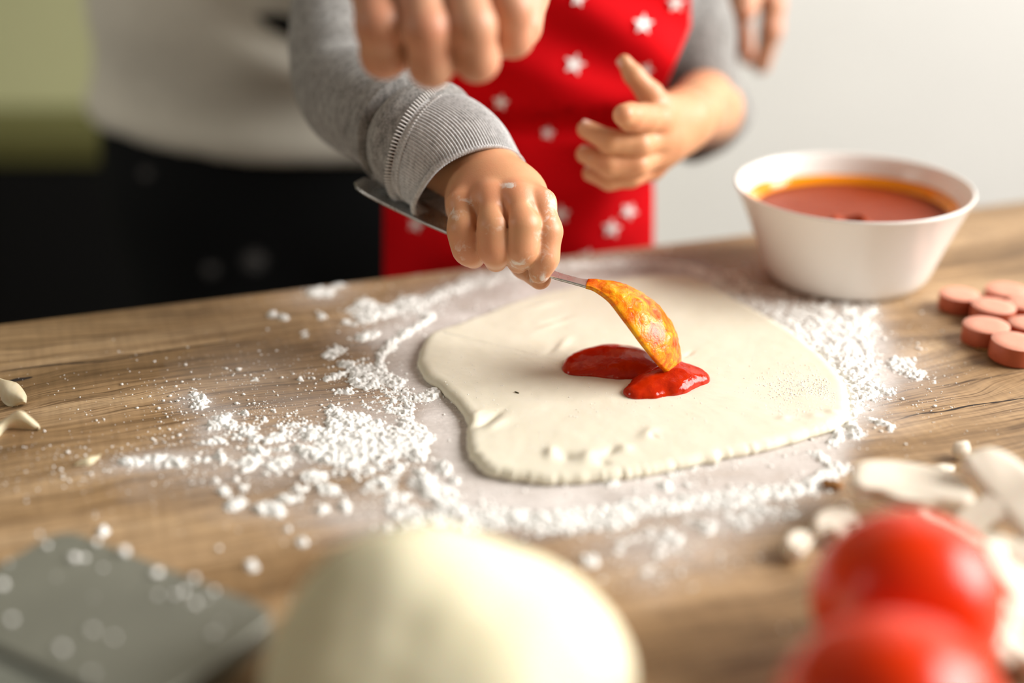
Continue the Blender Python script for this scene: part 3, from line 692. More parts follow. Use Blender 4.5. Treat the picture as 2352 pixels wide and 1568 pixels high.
CFe = [(*at(984,334,.6890), .0284), (*at(1020,352,.6855), .0292), (*at(1052,377,.6820), .0286), (*at(1075,405,.6785), .0272), (*at(1086,428,.6755), .0270)]
def cuff_disp(v, ph, Cn, N_, B_):
    rib = .00030*np.cos(ph*118)*np.clip((1-v)*9, .25, 1)*np.clip(v*10, 0, 1); d = rib
    pos = Cn[:,None]+(N_[:,None]*np.cos(ph)[:,:,None]+B_[:,None]*np.sin(ph)[:,:,None])*.03; d = d+(.0013*fbm(pos.reshape(-1, 3), 40, 2, 91)).reshape(v.shape)
    d = d+.0030*np.exp(-((np.mod(ph-CUFA+math.pi, 2*math.pi)-math.pi)/.42)**2)*v**2.5        # the lip sags open on one side
    d = d+.0011*np.exp(-((v-.97)/.025)**2)
    return d
CUFA = math.radians(80)
Vcu, Fcu, cinfo = tube(CFe, 70, 118*8, toCam, cuff_disp, .0018)
# torso of the sweatshirt
def shirt_f(p):
    d = trunk(p, .001, arms=False, legs=False)
    d = smin(d, chain(p, [shL+np.array([-.02,0,-.01]), at(1568,-60,.885), at(1588,80,.872), at(1606,168,.865)], [.034, .027, .0245, .0235], .01), .014)
    d = smin(d, chain(p, [at(1612,195,.868), at(1632,258,.886), at(1590,312,.897)], [.021, .023, .017], .01), .006)
    d = smin(d, rc(p, shR+np.array([.02,0,-.01]), shR*.75+at(800,-60,.8)*.25, .036, .034), .014)
    d = d+.0014*np.sin(p[:,2]*150+3*np.sin(p[:,0]*40))*np.clip((p[:,0]-.1)*12, 0, 1)
    return np.maximum(np.maximum(d, pel[2]-.055-p[:,2]), -rc(p, (shR+shL)/2+np.array([0,0,.03]), neck+np.array([0,0,.2]), .034, .06))
lo = np.array([shR[0]-.06, pel[1]-.24, pel[2]-.07]); hi = np.array([shL[0]+.07, pel[1]+.15, neck[2]+.05])
Vt, Ft = isosurface(shirt_f, lo, hi, .003)
Vj, Fj = join_vf((Vsl, Fsl), (Vt, Ft))
sweat = mk('sweatshirt', Vj, Fj, m_sweat, child)
cuff = mk('cuff', Vcu, Fcu, m_rib, child); tag(cuff, 'ribbed grey cuff dusted with flour')
# stitches of the cuff seam
Cn, N_, B_, rr, ph = cinfo; st = []
for a in np.arange(0, 2*math.pi, 2*math.pi/110):
    for (v0, v1, da, r_) in ((2, -13, .0, .00038), (5, 8, .02, .00034), (5, 8, -.006, .0003)):
        def pt(vv, aa):
            i = 2 if vv < 2 else vv; D = N_[i]*math.cos(aa)+B_[i]*math.sin(aa); base = Cn[i]+D*(rr[i, int(aa/(2*math.pi)*len(ph)) % len(ph)]+.0004)
            if vv < 2:
                Tn = Cn[4]-Cn[2]; Tn = Tn/np.linalg.norm(Tn); base = base+D*.0022-Tn*.0034
            return base
        p0, p1 = pt(v0, a), pt(v1, (a+da) % (2*math.pi)); d = p1-p0; d = d/np.linalg.norm(d); s1 = np.cross(d, toCam); s1 /= np.linalg.norm(s1); s2 = np.cross(d, s1)
        st.append((np.array([p+(s1*math.cos(k)+s2*math.sin(k))*r_*(1 if c in (1, 2) else .3) for c, p in enumerate((p0, p0+(p1-p0)*.2, p0+(p1-p0)*.8, p1)) for k in (0, 1.57, 3.14, 4.71)]), gridfaces(4, 4, True)))
tag(mk('seam_stitching', *join_vf(*st), m_thread, cuff), 'pale stitches along the cuff seam', kind='stuff')

# apron: a shell over the front of the trunk
def apron_f(p):
    d = trunk(p, .0115, arms=False, legs=False)
    d = smin(d, rc(p, at(1330,560,.905), at(1330,900,.925), .055, .060), .03); d = smin(d, rc(p, at(1040,560,.905), at(1040,900,.925), .055, .060), .03)
    a = np.abs(d)-.0022
    x, y = proj(p)
    a = a+.0026*np.sin((x*.55+y)*.034+2.2*np.sin(x*.011))*.6*np.clip((260-y)/120, 0, 1)
    fold = (y-(285+.0*x))/26.; a0 = d+.0095*np.exp(-fold**2)+.0050*fbm(p, 20, 2, 55)+.0030*np.sin(x*.018-y*.03)*np.clip((280-y)/100, 0, 1)+.0055*np.sin(x*.021+y*.012+1.)*np.clip((y-330)/120, 0, 1)
    a = np.abs(a0-.0035)-.0020
    side = np.where(y < 300, x-1586+np.clip((y-60), 0, 200)*.42, x-1502)*.25*PX(.85)
    side = np.maximum(side, (882-x)*PX(.85)*.6)
    back = (p[:,1]-(pel[1]+.015))
    return np.maximum.reduce([a, side, back, pel[2]-.16-p[:,2], p[:,2]-(chs[2]+.075)])
lo = np.array([pel[0]-.13, pel[1]-.26, pel[2]-.17]); hi = np.array([shL[0]+.03, pel[1]+.04, chs[2]+.085])
Va, Fa = isosurface(apron_f, lo, hi, .0021)
apron = mk('apron', Va, Fa, m_apron, child); tag(apron, 'red cotton apron printed with white stars')
# printed stars, laid on the cloth
ax_, ay_ = proj(Va); at_ = (Va-CAM)@FW
def star(X, Y, r, rot):
    n = 5; ring = []
    for i in range(10):
        a = rot+i*math.pi/5; q = r*1.12 if i % 2 == 0 else r*.48; ring.append((X+q*math.sin(a), Y-q*math.cos(a)))
    pts = [(X, Y)]+[(X+(a-X)*s, Y+(b-Y)*s) for s in (.35, .7, 1) for a, b in ring]; V = []
    for a, b in pts:
        dd = np.hypot(ax_-a, ay_-b); i = np.where(dd < 9)[0]
        if len(i) < 1: return
        t = at_[i].min(); V.append(at(a, b, t-.0009))
    F_ = [(0, 1+i, 1+(i+1) % 10) for i in range(10)]+[(1+k*10+i, 11+k*10+i, 11+k*10+(i+1) % 10, 1+k*10+(i+1) % 10) for k in (0, 1) for i in range(10)]
    mk('printed_star', np.array(V), F_, m_star, apron)
for s_ in ((1478,55,22,.1),(1320,147,24,.3),(1553,8,20,0),(1328,-2,18,.2),(1484,160,17,.4),(1258,305,15,.2),(1405,525,20,.1),(955,515,17,.3),(1288,492,20,.0),(1150,235,18,.2),(1445,485,18,.5),(1200,90,18,.2),(1350,590,18,.2),(1180,-60,20,0),(1420,-110,20,.3),(1080,590,16,0)): star(*s_)
# trousers, shoes and the stool
def trouser_f(p):
    d = trunk(p, .007, arms=False, legs=True); return np.maximum(np.maximum(d, p[:,2]-(pel[2]-.05)), STOOL+.05-p[:,2])
Vt, Ft = isosurface(trouser_f, np.array([pel[0]-.14, pel[1]-.12, STOOL+.03]), np.array([pel[0]+.14, pel[1]+.12, pel[2]-.03]), .004)
mk('trousers', Vt, Ft, m_blue, child)
m_pine = simple('pine', (.5, .33, .17), .5, .2, 20)
stl = empty('step_stool', (pel[0], pel[1]-.02, 0)); tag(stl, 'low wooden step stool under the child behind the table', 'stool')
mk('seat', *box(pel[0]-.17, pel[0]+.17, pel[1]-.14, pel[1]+.10, STOOL-.025, STOOL-.002), m_pine, stl, False)
for sx_ in (-.15, .13):
    for sy_ in (-.12, .06): mk('leg', *box(pel[0]+sx_, pel[0]+sx_+.025, pel[1]+sy_, pel[1]+sy_+.025, 0, STOOL-.025), m_pine, stl, False)

# ------------------------------------------------------------ the adult behind
AH = [([(850,-60,.545),(872,60,.535),(882,125,.545),(905,128,.570)], [52,53,52,44]),
      ([(955,-60,.540),(980,70,.530),(990,148,.540),(1000,140,.566)], [52,51,50,43]),
      ([(1058,-60,.540),(1085,60,.532),(1095,136,.542),(1090,128,.568)], [50,50,49,42]),
      ([(1150,-60,.545),(1175,20,.540),(1178,86,.550),(1150,100,.574)], [47,46,44,38])]
aW = at(900,-330,.62); aEl = np.array([-.34, .70, 1.33]); aShR = np.array([-.40, 1.02, 1.42]); aShL = np.array([.05, 1.12, 1.46])
def adult_fist(p):
    M = rc(p, aW+(aEl-aW)*.5, aW, .036, .028)
    for pts, r in AH: M = smin(M, rc(p, aW, at(*pts[0]), .022, PX(.54)*r[0]*1.05), .014)
    M = smin(M, rc(p, at(850,-120,.575), at(1120,-60,.580), .022, .018), .01)
    Fm = None
    for pts, r in AH:
        e = chain(p, [at(*q) for q in pts], [PX(.54)*x for x in r], .004); Fm = e if Fm is None else smin(Fm, e, .0016)
    d = smin(M, Fm, .007)
    return smin(d, chain(p, [at(1180,-140,.60), at(1195,-20,.585), at(1192,60,.575)], [.0125, .0115, .0095], .004), .003)
lo, hi = bounds([at(*q) for c in AH for q in c[0]]+[aW], .045); afist = isosurface(adult_fist, lo, hi, .0016)
AL = [([(1765,-70,.955),(1774,10,.950),(1770,70,.952),(1748,150,.962)], [29,27,25,20]),
      ([(1735,-70,.950),(1722,-20,.925),(1712,8,.915),(1709,26,.912)], [30,28,27,24]),
      ([(1700,-60,.960),(1690,20,.965),(1700,80,.972),(1716,132,.975)], [29,28,25,20]),
      ([(1672,-60,.965),(1664,0,.972),(1672,50,.98),(1686,90,.985)], [28,26,23,18])]
bW = at(1740,-290,1.0)
def adult_left(p):
    M = rc(p, bW, bW+np.array([-.02, .10, .10]), .026, .034)
    for pts, r in AL: M = smin(M, rc(p, bW, at(*pts[0]), .018, PX(.955)*r[0]*1.05), .014)
    M = smin(M, rc(p, at(1745,-120,.975), at(1690,-110,.98), .018, .018), .01); Fm = None
    for pts, r in AL:
        e = chain(p, [at(*q) for q in pts], [PX(.955)*x for x in r], .004); Fm = e if Fm is None else smin(Fm, e, .0015)
    d = smin(M, Fm, .006)
    return smin(d, chain(p, [bW, at(1640,-160,.98), at(1640,-70,.97)], [.018, .012, .009], .005), .008)
lo, hi = bounds([at(*q) for c in AL for q in c[0]]+[bW, bW+np.array([-.02,.1,.1])], .04); alhand = isosurface(adult_left, lo, hi, .002)
hipC = np.array([-.155, 1.15, .86]); chC = np.array([-.19, 1.10, 1.20]); bEl = np.array([.30, 1.25, 1.27])
def atrunk(p, g=0., arms=True, legs=True):
    sq = np.array([1, 1.45, 1]); q = (p-hipC)*sq+hipC
    def sx(a): return (a-hipC)*sq+hipC
    d = rc(q, sx(hipC+np.array([-.03,0,0])), sx(hipC+np.array([.03,0,0])), .135, .135)
    d = smin(d, rc(q, sx(hipC), sx(chC), .135, .150), .05); d = smin(d, rc(q, sx(chC), sx(chC+np.array([0,.0,.13])), .15, .10), .05)/1.2
    d = smin(d, rc(p, aShR*.85+aShL*.15, aShL*.85+aShR*.15, .055, .055), .05)
    if arms:
        d = smin(d, chain(p, [aShR, aEl, aEl+(aW-aEl)*.7], [.048, .040, .034], .01), .02); d = smin(d, chain(p, [aShL, bEl, bEl+(bW-bEl)*.75], [.048, .040, .032], .01), .02)
    if legs:
        for s in (-.08, .08):
            h_ = hipC+np.array([s, 0, -.04]); k_ = np.array([hipC[0]+s, hipC[1]-.01, .48]); f_ = np.array([hipC[0]+s, hipC[1]+.02, .05])
            d = smin(d, chain(p, [h_, k_, f_], [.085, .062, .038], .02), .03); d = smin(d, rc(p, f_+np.array([0,.02,-.02]), f_+np.array([0,-.15,-.026]), .030, .022), .02)
    return d-g
def acore(p): return smin(atrunk(p), rc(p, (aShR+aShL)/2, (aShR+aShL)/2+np.array([0,0,.12]), .05, .046), .03)
Vk, Fk = isosurface(acore, np.array([-.55, .70, .003]), np.array([.45, 1.45, 1.60]), .009)
adult = mk('person', *join_vf(afist, alhand, (Vk, Fk)), m_skin2)
tag(adult, 'adult in pale beige sweater and black trousers standing behind the child', 'person')
m_sweater = knit_mat('beige_sweater_cloth', (.62, .585, .50), .08, scale=700)
m_trous = simple('black_trouser_cloth', (.0045, .005, .0055), .9, spec=.15)
tx = lambda p: proj(p)
def sweater_f(p):
    d = atrunk(p, .018, arms=False, legs=False)
    d = smin(d, chain(p, [aShR, aEl, aEl+(aW-aEl)*.55], [.064, .056, .046], .02), .03); d = smin(d, chain(p, [aShL, bEl, bEl+(bW-bEl)*.6], [.064, .056, .042], .02), .03)
    d = d+.012*np.sin(p[:,2]*64+p[:,0]*22+2.2*np.sin(p[:,0]*14+1)+3*vnoise(p, 7, 9))*np.clip((p[:,2]-.90)*14, 0, 1)*np.clip((p[:,0]+.36)*6, .15, 1)+.004*fbm(p, 14, 2, 66)
    hem = (.912+(.35)*np.clip(-(p[:,0]+.10), -.05, .4)**1.4*0)-p[:,2]
    hz = np.interp(p[:,0], [-.36, -.27, -.20, -.12, 0, .1], [.893, .883, .877, .876, .874, .874]); hem = (hz-p[:,2])*.9
    ring = .004*np.exp(-((p[:,2]-hz-.012)/.01)**2)
    return np.maximum(d-ring, hem)
Vk, Fk = isosurface(sweater_f, np.array([-.58, .62, .84]), np.array([.46, 1.50, 1.56]), .0065)
mk('sweater', Vk, Fk, m_sweater, adult)
def atrous_f(p):
    d = atrunk(p, .012, arms=False, legs=True); return np.maximum(np.maximum(d, p[:,2]-.99), .07-p[:,2])
Vk, Fk = isosurface(atrous_f, np.array([-.45, .90, .05]), np.array([.15, 1.42, 1.01]), .009)
tr = mk('trousers', Vk, Fk, m_trous, adult)
# flour smudges on the trousers
ux, uy = proj(Vk); ut = (Vk-CAM)@FW
m_smudge = NT('flour_smudge'); m_smudge.set(color=(.55, .52, .5), rough=.95, alpha=m_smudge.math('MULTIPLY', m_smudge.attr('film'), m_smudge.noise(m_smudge.coord(), 120, 4, .7), True)); m_smudge = m_smudge.m
for X, Y, r in ((585,598,34),(485,620,20),(335,398,18)):
    V = []; F_ = []; al = []; okk = True
    for j in range(7):
        for i in range(16):
            a = i/16*2*math.pi; q = r*j/6; xx, yy = X+q*math.cos(a), Y+q*.8*math.sin(a); dd = np.hypot(ux-xx, uy-yy); ii = np.where(dd < 26)[0]
            if len(ii) == 0: okk = False; break
            V.append(at(xx, yy, ut[ii].min()-.0008)); al.append(.35*(1-(j/6)**2))
        if not okk: break
    if okk: mk('flour_mark', np.array(V), gridfaces(16, 7, True), m_smudge, tr, attr={'film': al})

# ------------------------------------------------------------ bowl of sauce
def lathe(profile, n=128, c=(0, 0, 0)):
    P = np.array(profile); a = np.linspace(0, 2*math.pi, n, endpoint=False)
    V = np.stack([P[:,0,None]*np.cos(a), P[:,0,None]*np.sin(a), np.repeat(P[:,1,None], n, 1)], -1).reshape(-1, 3)+np.array(c); return V, gridfaces(n, len(P), True)
m_porc = simple('white_ceramic', (.82, .79, .745), .22, spec=.5)
BX, BY = .184, .735
bp = [(.001,.0012),(.034,.0012),(.036,0),(.0385,.0),(.0415,.0012),(.0445,.0052),(.0468,.0108),(.0502,.020),(.0555,.0335),(.0617,.0480),(.0632,.0506),(.0634,.0516),(.0628,.0523),(.0618,.0520),(.0605,.0500),(.0560,.0395),(.0515,.0285),(.0470,.0180),(.0440,.0110),(.040,.0070),(.034,.0050),(.001,.0045)]
bps = []
for i in range(len(bp)-1):
    for s in (0, .5): bps.append((bp[i][0]*(1-s)+bp[i+1][0]*s, bp[i][1]*(1-s)+bp[i+1][1]*s))
bps.append(bp[-1]); bowl = mk('bowl', *lathe(bps, 160, (BX, BY, .9001)), m_porc)
tag(bowl, 'white ceramic bowl with slanted sides half full of tomato sauce', 'bowl')
m_soup = sauce_mat('bowl_tomato_sauce', (.24, .026, .004), (.32, .042, .006), .32); m_soup.node_tree.nodes['Principled BSDF'].inputs['Specular IOR Level'].default_value = .15
# sauce surface with a stirred swirl, and the oily orange ring at its rim
RS = .0548; zS = .9+.0368; nr_, na_ = 70, 200; V = []
for j in range(nr_):
    r = RS*(j/(nr_-1)); a = np.linspace(0, 2*math.pi, na_, endpoint=False); V.append(np.stack([BX+r*np.cos(a), BY+r*np.sin(a), np.full(na_, zS)], -1))
V = np.concatenate(V); sx_, sy_ = proj(V)
cxs, cys = BX-.006, BY-.021
dd = np.hypot(V[:,0]-cxs, (V[:,1]-cys)); V[:,2] += .0034*np.exp(-((dd-.008)/.0035)**2)*(1+.4*np.sin(3*np.arctan2(V[:,1]-cys, V[:,0]-cxs)))-.002*np.exp(-(dd/.006)**2)+.0004*fbm(V[:,:2], 60, 3, 15)
rr_ = np.hypot(V[:,0]-BX, V[:,1]-BY); V[:,2] += .0012*np.clip((rr_-RS+.004)/.004, 0, 1)**2
soup = mk('tomato_sauce', V, gridfaces(na_, nr_, True), m_soup); tag(soup, 'red brown tomato sauce filling the white ceramic bowl', 'sauce')
m_oil = simple('orange_oil_rim', (.80, .26, .004), .15)
a = np.linspace(0, 2*math.pi, 160, endpoint=False); V = []
for r0, dz_ in ((RS-.0035, .0006), (RS-.0012, .0019), (RS+.0004, .0042), (RS+.0016, .0050)):
    wob = r0+.0004*np.sin(5*a+1); V.append(np.stack([BX+wob*np.cos(a), BY+wob*np.sin(a), np.full(160, zS+dz_)+.0008*np.sin(3*a)*(dz_ > .003)], -1))
mk('oil_ring', np.concatenate(V), gridfaces(160, 4, True), m_oil, soup)

# ------------------------------------------------------------ sausage slices
m_saus = NT('pink_sausage'); f_ = m_saus.noise(m_saus.coord(), 500, 4, .7); m_saus.bump(f_, .15, .0004)
m_saus = m_saus.set(color=m_saus.mix(f_, (.70, .27, .18), (.78, .34, .235)), rough=.5, sss=.12, sss_scale=.004)
m_sskin = simple('sausage_skin', (.42, .085, .035), .4, .08, 200)
sl = [(2266,745,53,.009,'pale pink sausage slice lying second nearest at the left of the pile',0,0),(2326,782,56,.0092,'largest and nearest sausage slice of the small pile beside the bowl',3,0),(2281,704,50,.0085,'sausage slice lying in the middle with a white crumb on it',2,.0004),
      (2240,688,46,.0085,'leftmost sausage slice, half hidden behind the middle one',0,0),(2313,664,48,.0075,'sausage slice farthest back in the pile',0,0),(2346,694,44,.0075,'sausage slice tucked behind the middle one on the right',-3,0),(2364,741,46,.0085,'sausage slice cut off by the frame above the largest one',0,0)]
placed = []
for X, Y, rp, th, lab, tl_, up in sl:
    c = tab(X, Y, .9+th); t = (c-CAM)@FW; r = PX(t)*rp; c[2] = .9+up+.0001
    for q, qr in placed:                                                        # slices touch but do not run into each other
        dv = c[:2]-q; L = np.linalg.norm(dv)
        if L < r+qr: c[:2] = q+dv/L*(r+qr+.0001)
    placed.append((c[:2].copy(), r))
    pr = [(.0001,0),(r*.95,0),(r*.99,.0004),(r,.001),(r,th-.001),(r*.993,th-.0003)]; V, F_ = lathe(pr, 64); a = math.radians(tl_)
    R_ = np.array(Euler((a*.4, a, 0)).to_matrix()); 
    V2, F2 = lathe([(r*.993,th-.0003),(r*.97,th),(r*.5,th+.0001),(.0001,th)], 64)
    zl = (V@R_.T)[:,2].min()
    root = empty('sausage_slice', (c[0], c[1], c[2])); tag(root, lab, 'sausage', 'sausage slices beside the bowl')
    mk('skin', V@R_.T+c-np.array([0,0,zl]), F_, m_sskin, root); mk('cut_face', V2@R_.T+c-np.array([0,0,zl]), F2, m_saus, root)

# ------------------------------------------------------------ tomatoes
def tomato_mat():
    N = NT('ripe_tomato_skin'); f = N.noise(N.coord(), 30, 3, .5)
    N.set(color=N.mix(f, (.70, .012, .0005), (.80, .055, .0005))); return N.set(rough=.24, spec=.36, sss=.05, sss_scale=.006)
m_tom = tomato_mat(); m_stem = simple('green_tomato_stem', (.09, .16, .03), .7)
def tomato(px_, py_, t, r, lab, tilt):
    c = at(px_, py_, t); c[2] = .9+r*.93
    nu, nv = 72, 49; V = []
    for j in range(nv):
        th = math.pi*j/(nv-1)
        for i in range(nu):
            a = 2*math.pi*i/nu; rr = r*(1+.012*math.cos(5*a)*math.sin(th)**2)*(1-.16*math.exp(-(th/.30)**2)-.03*math.exp(-((math.pi-th)/.2)**2)); V.append((rr*math.sin(th)*math.cos(a), rr*math.sin(th)*math.sin(a), rr*.95*math.cos(th)))
    R_ = np.array(Euler(tilt).to_matrix()); V = np.array(V)@R_.T; V = V+np.array([c[0], c[1], .9002-V[:,2].min()]); base = V.copy()
    o = mk('tomato', V, gridfaces(nu, nv, True)[:, ::-1], m_tom); tag(o, lab, 'tomato', 'tomatoes in the near corner')
    top = V[:nu].mean(0); ax = R_[:,2]; S_ = []; F_ = []
    for k_ in range(5):
        a = 2*math.pi*k_/5; d = R_@np.array([math.cos(a), math.sin(a), 0]); s = np.cross(ax, d); b0 = len(S_)
        for q, w_, h_ in ((.0, .0012, .001), (.4, .002, .0022), (.8, .0013, .0030), (1, .0001, .0018)):
            for sg in (-1, 1): S_.append(top+d*q*r*.42+s*sg*w_+ax*(h_+(.16*r*math.exp(-.0)*(1-math.exp(-(q*.42/.30)**2)))))
        F_ += [(b0+2*i, b0+2*i+1, b0+2*i+3, b0+2*i+2) for i in range(3)]
    mk('calyx', np.array(S_), F_, m_stem, o)
tomato(2084, 1385, .443, .0297, 'red tomato lying just behind the nearer one, against the mushroom slices', (2.4, .5, 0))
tomato(2036, 1662, .388, .0313, 'nearest red tomato, cut off by the lower edge of the frame', (2.6, -.4, 0))

# ------------------------------------------------------------ sliced mushrooms
m_mush = NT('pale_mushroom_flesh'); f_ = m_mush.noise(m_mush.coord(), 90, 4, .6)
m_mush = m_mush.set(color=m_mush.mix(f_, (.70, .61, .48), (.80, .73, .62)), rough=.6, sss=.15, sss_scale=.004)
m_gill = simple('brown_gills', (.20, .105, .045), .8)
def mush_outline(n=10):
    pts = []
    for i in range(n+1):
        a = math.pi*(1-i/n); pts.append((math.cos(a)*1.0, .15+.75*math.sin(a)**.8))
    pts += [(1.02, .02), (.86, -.12), (.6, -.06), (.34, -.10), (.24, -.3), (.26, -.62), (.20, -.82), (-.05, -.88), (-.24, -.80), (-.26, -.5), (-.26, -.25), (-.36, -.08), (-.62, -.05), (-.88, -.12), (-1.02, .02)]
    return np.array(pts)
def slice_(px_, py_, zc, size, rot, lab, th=.0045, bend=.0, stem=True):
    o2 = mush_outline()
    if not stem: o2 = o2[np.abs(o2[:,1]+.5) > -9]; o2[:,1] = np.maximum(o2[:,1], -.12)
    o2 = spline(np.vstack([o2, o2[:1]]), 97)[:-1]; n = len(o2); V = []; lay = [(-1, .80), (-1, .93), (-.6, 1.0), (.6, 1.0), (1, .93), (1, .80)]
    for z, s in lay:
        for x, y in o2: V.append((x*s*size, y*s*size, z*th/2+bend*(x*x)*size))
    for z in (-1, 1): V.append((0, .1*size, z*th/2))
    V = np.array(V); F_ = [tuple(int(i) for i in q) for q in gridfaces(n, 6, True)]+[((i+1) % n, i, 6*n) for i in range(n)]+[(5*n+i, 5*n+(i+1) % n, 6*n+1) for i in range(n)]
    R_ = np.array(Euler([math.radians(q) for q in rot]).to_matrix()); c = tab(px_, py_, zc); V = V@R_.T+c
    lift = max(0, .9003-V[:,2].min()); V[:,2] += lift
    o = mk('mushroom_slice', V, F_, m_mush); tag(o, lab, 'mushroom', 'sliced mushrooms in the near corner')
    g = []; gf = []                                                              # the two gill pockets on the cut face
    for sg in (-1, 1):
        b0 = len(g)
        for x, y in ((.30,.02),(.42,.12),(.62,.13),(.80,.03),(.62,.0),(.45,-.01)): g.append((sg*x*size, y*size, th/2+.0002+bend*x*x*size))
        gf.append(tuple(range(b0, b0+6)) if sg > 0 else tuple(range(b0+5, b0-1, -1)))
    G_ = np.array(g)@R_.T+c; G_[:,2] += lift; mk('gills', G_, gf, m_gill, o, False)
slice_(2090, 1150, .914, .0225, (12, 5, -8), 'large mushroom slice standing on edge behind the rear tomato', .006, .12, False)
slice_(2292, 1165, .914, .0215, (22, 24, -60), 'arched mushroom slice at the far right of the heap', .0055, .2)
slice_(1850, 1258, .904, .0085, (12, 5, 60), 'small rounded mushroom piece at the left end of the heap', .005, 0, False)
slice_(1925, 1220, .905, .0095, (30, 0, 20), 'small mushroom piece between the rounded piece and the tomato', .004)
slice_(2190, 1215, .908, .0140, (20, -10, 140), 'mushroom slice peeking out over the top right of the rear tomato', .005)
slice_(2305, 1262, .909, .0180, (14, 8, -170), 'flat mushroom slice beneath the arched one on the right', .0055)
slice_(2345, 1350, .906, .0175, (25, -12, 100), 'mushroom slice touching the right side of the rear tomato', .005)
slice_(2300, 1500, .906, .0200, (40, 10, 70), 'mushroom slice lying right of the nearest tomato', .006)
slice_(2400, 1470, .905, .0190, (10, 12, 10), 'mushroom slice at the lower right edge of the frame', .005)
# crumbs of mushroom etc.
def lump(name, px_, py_, r, sc_, mat, lab, cat, seed, rz=0, grp=None):
    c = tab(px_, py_, .9+r*sc_[2]*.9); nu, nv = 20, 13; V = []
    for j in range(nv):
        for i in range(nu):
            th, a = math.pi*j/(nv-1), 2*math.pi*i/nu; V.append((math.sin(th)*math.cos(a), math.sin(th)*math.sin(a), math.cos(th)))
    V = np.array(V); V = V*(1+.28*fbm(V+seed, 1.6, 2, seed))[:,None]*r*np.array(sc_); R_ = np.array(Euler((0, 0, rz)).to_matrix()); V = V@R_.T+c; V[:,2] += .9001-V[:,2].min()
    o = mk(name, V, gridfaces(nu, nv, True)[:, ::-1], mat); tag(o, lab, cat, grp); return o
m_brown = simple('browned_crumb', (.30, .13, .03), .7, .4, 400)
lump('mushroom_crumb', 2206, 1037, .0042, (1, .75, .9), m_mush, 'chunky mushroom crumb casting a shadow above the heap', 'crumb', 3, .5, 'crumbs beside the mushroom heap')
lump('mushroom_crumb', 2166, 1077, .0042, (1.1, .7, .35), m_mush, 'flat oval mushroom crumb just above the big slice', 'crumb', 5, 0, 'crumbs beside the mushroom heap')
lump('mushroom_crumb', 1935, 1172, .0035, (1, .9, .8), m_mush, 'round pale crumb left of the big standing slice', 'crumb', 8, 0, 'crumbs beside the mushroom heap')
lump('browned_crumb', 1912, 1114, .0030, (1.5, .8, .6), m_brown, 'small browned crumb beside the near flour ridge', 'crumb', 9, -.3)
lump('cheese_crumb', 2196, 715, .0018, (1, .9, .9), m_mush, 'tiny pale crumb left of the sausage slices', 'crumb', 12)
lump('herb_flake', 2258, 803, .0028, (1.5, .4, .25), m_brown, 'olive brown herb flake under the sausage slices', 'herb', 14, -.3)

# ------------------------------------------------------------ pale peels at the left
m_peel = NT('dry_pale_peel'); f_ = m_peel.noise(m_peel.map(m_peel.coord(), (300, 80, 80)), 1, 4, .6)
m_peel = m_peel.set(color=m_peel.mix(f_, (.66, .50, .27), (.86, .78, .60)), rough=.6, sss=.15, sss_scale=.002)
def peel(pts, lab, amp, seed, lift=.0):
    """a curled scrap: rows of (x,y,height) quads across"""
    A = spline([p[0] for p in pts], 30); B = spline([p[1] for p in pts], 30); nn = 14; V = []
    for j in range(30):
        for i in range(nn):
            s = i/(nn-1); q = A[j]*(1-s)+B[j]*s; v = tab(q[0], q[1], .9+max(.0004, q[2]+amp*math.sin(math.pi*s))); V.append(v)
    V = np.array(V); V[:,2] += .0004*fbm(V, 200, 2, seed); V2 = V-np.array([0, 0, .0006]); V2[:,2] = np.maximum(V2[:,2], .9001); V[:,2] = np.maximum(V[:,2], .9006)
    o = mk('dry_peel', *closed_sheet(V, V2, nn, 30), m_peel); tag(o, lab, 'peel', 'dry peels at the left')
peel([((-60,858,.004),(-60,905,.001)),((-20,862,.007),(-10,900,.002)),((12,872,.009),(8,925,.0)),((40,880,.008),(25,933,.0)),((60,905,.004),(46,927,.002)),((61,922,.001),(58,926,.001))], 'yellowish curled peel, the upper of the two at the left edge', .002, 1)
peel([((-50,1010,.001),(-45,1035,.0)),((-10,975,.004),(-5,1004,.0)),((14,958,.007),(16,984,.0)),((45,943,.010),(48,984,.0)),((70,957,.006),(72,986,.0)),((88,972,.002),(84,986,.0)),((92,981,.001),(88,986,.0))], 'white arched peel just below the yellowish one at the left edge', .001, 2)
peel([((172,1066,.0),(173,1068,.0)),((186,1056,.001),(184,1068,.0)),((205,1049,.002),(204,1067,.0)),((220,1046,.001),(218,1059,.0)),((232,1043,.0),(231,1045,.0))], 'small narrow cream peel lying alone among flour specks', .001, 3)

# ------------------------------------------------------------ ball of raw dough in front
m_ball = dough_mat('pale_dough_ball', (.84, .75, .47), (.90, .85, .66), 40)
bc = np.array([-.0215, .352, .9]); 
def ball_f(p):
    q = p-bc; q = q.copy(); 
    d = ell(p, bc+np.array([.001, 0, .017]), (.0545, .046, .025))
    d = smin(d, ell(p, bc+np.array([-.009, .012, .033]), (.030, .026, .0265)), .024)
    d = smin(d, ell(p, bc+np.array([.018, 0, .023]), (.033, .036, .023)), .018)
    d = d+.0020*fbm(p, 26, 3, 77); g = rc(p, bc+np.array([-.040,.03,.046]), bc+np.array([-.012,.022,.0545]), .003, .003); d = d+.0032*np.exp(-(np.maximum(g, 0)/.005)**2)
    d = d+.0016*np.exp(-(np.linalg.norm(p-(bc+np.array([-.008,-.02,.050])), axis=1)/.008)**2)
    return np.maximum(d, .9003-p[:,2])
Vb, Fb = isosurface(ball_f, bc-np.array([.08, .075, .004]), bc+np.array([.08, .075, .09]), .0016)
ball = mk('dough_ball', Vb, Fb, m_ball); tag(ball, 'pale mound of raw dough in the foreground beside the grey scraper', 'dough')

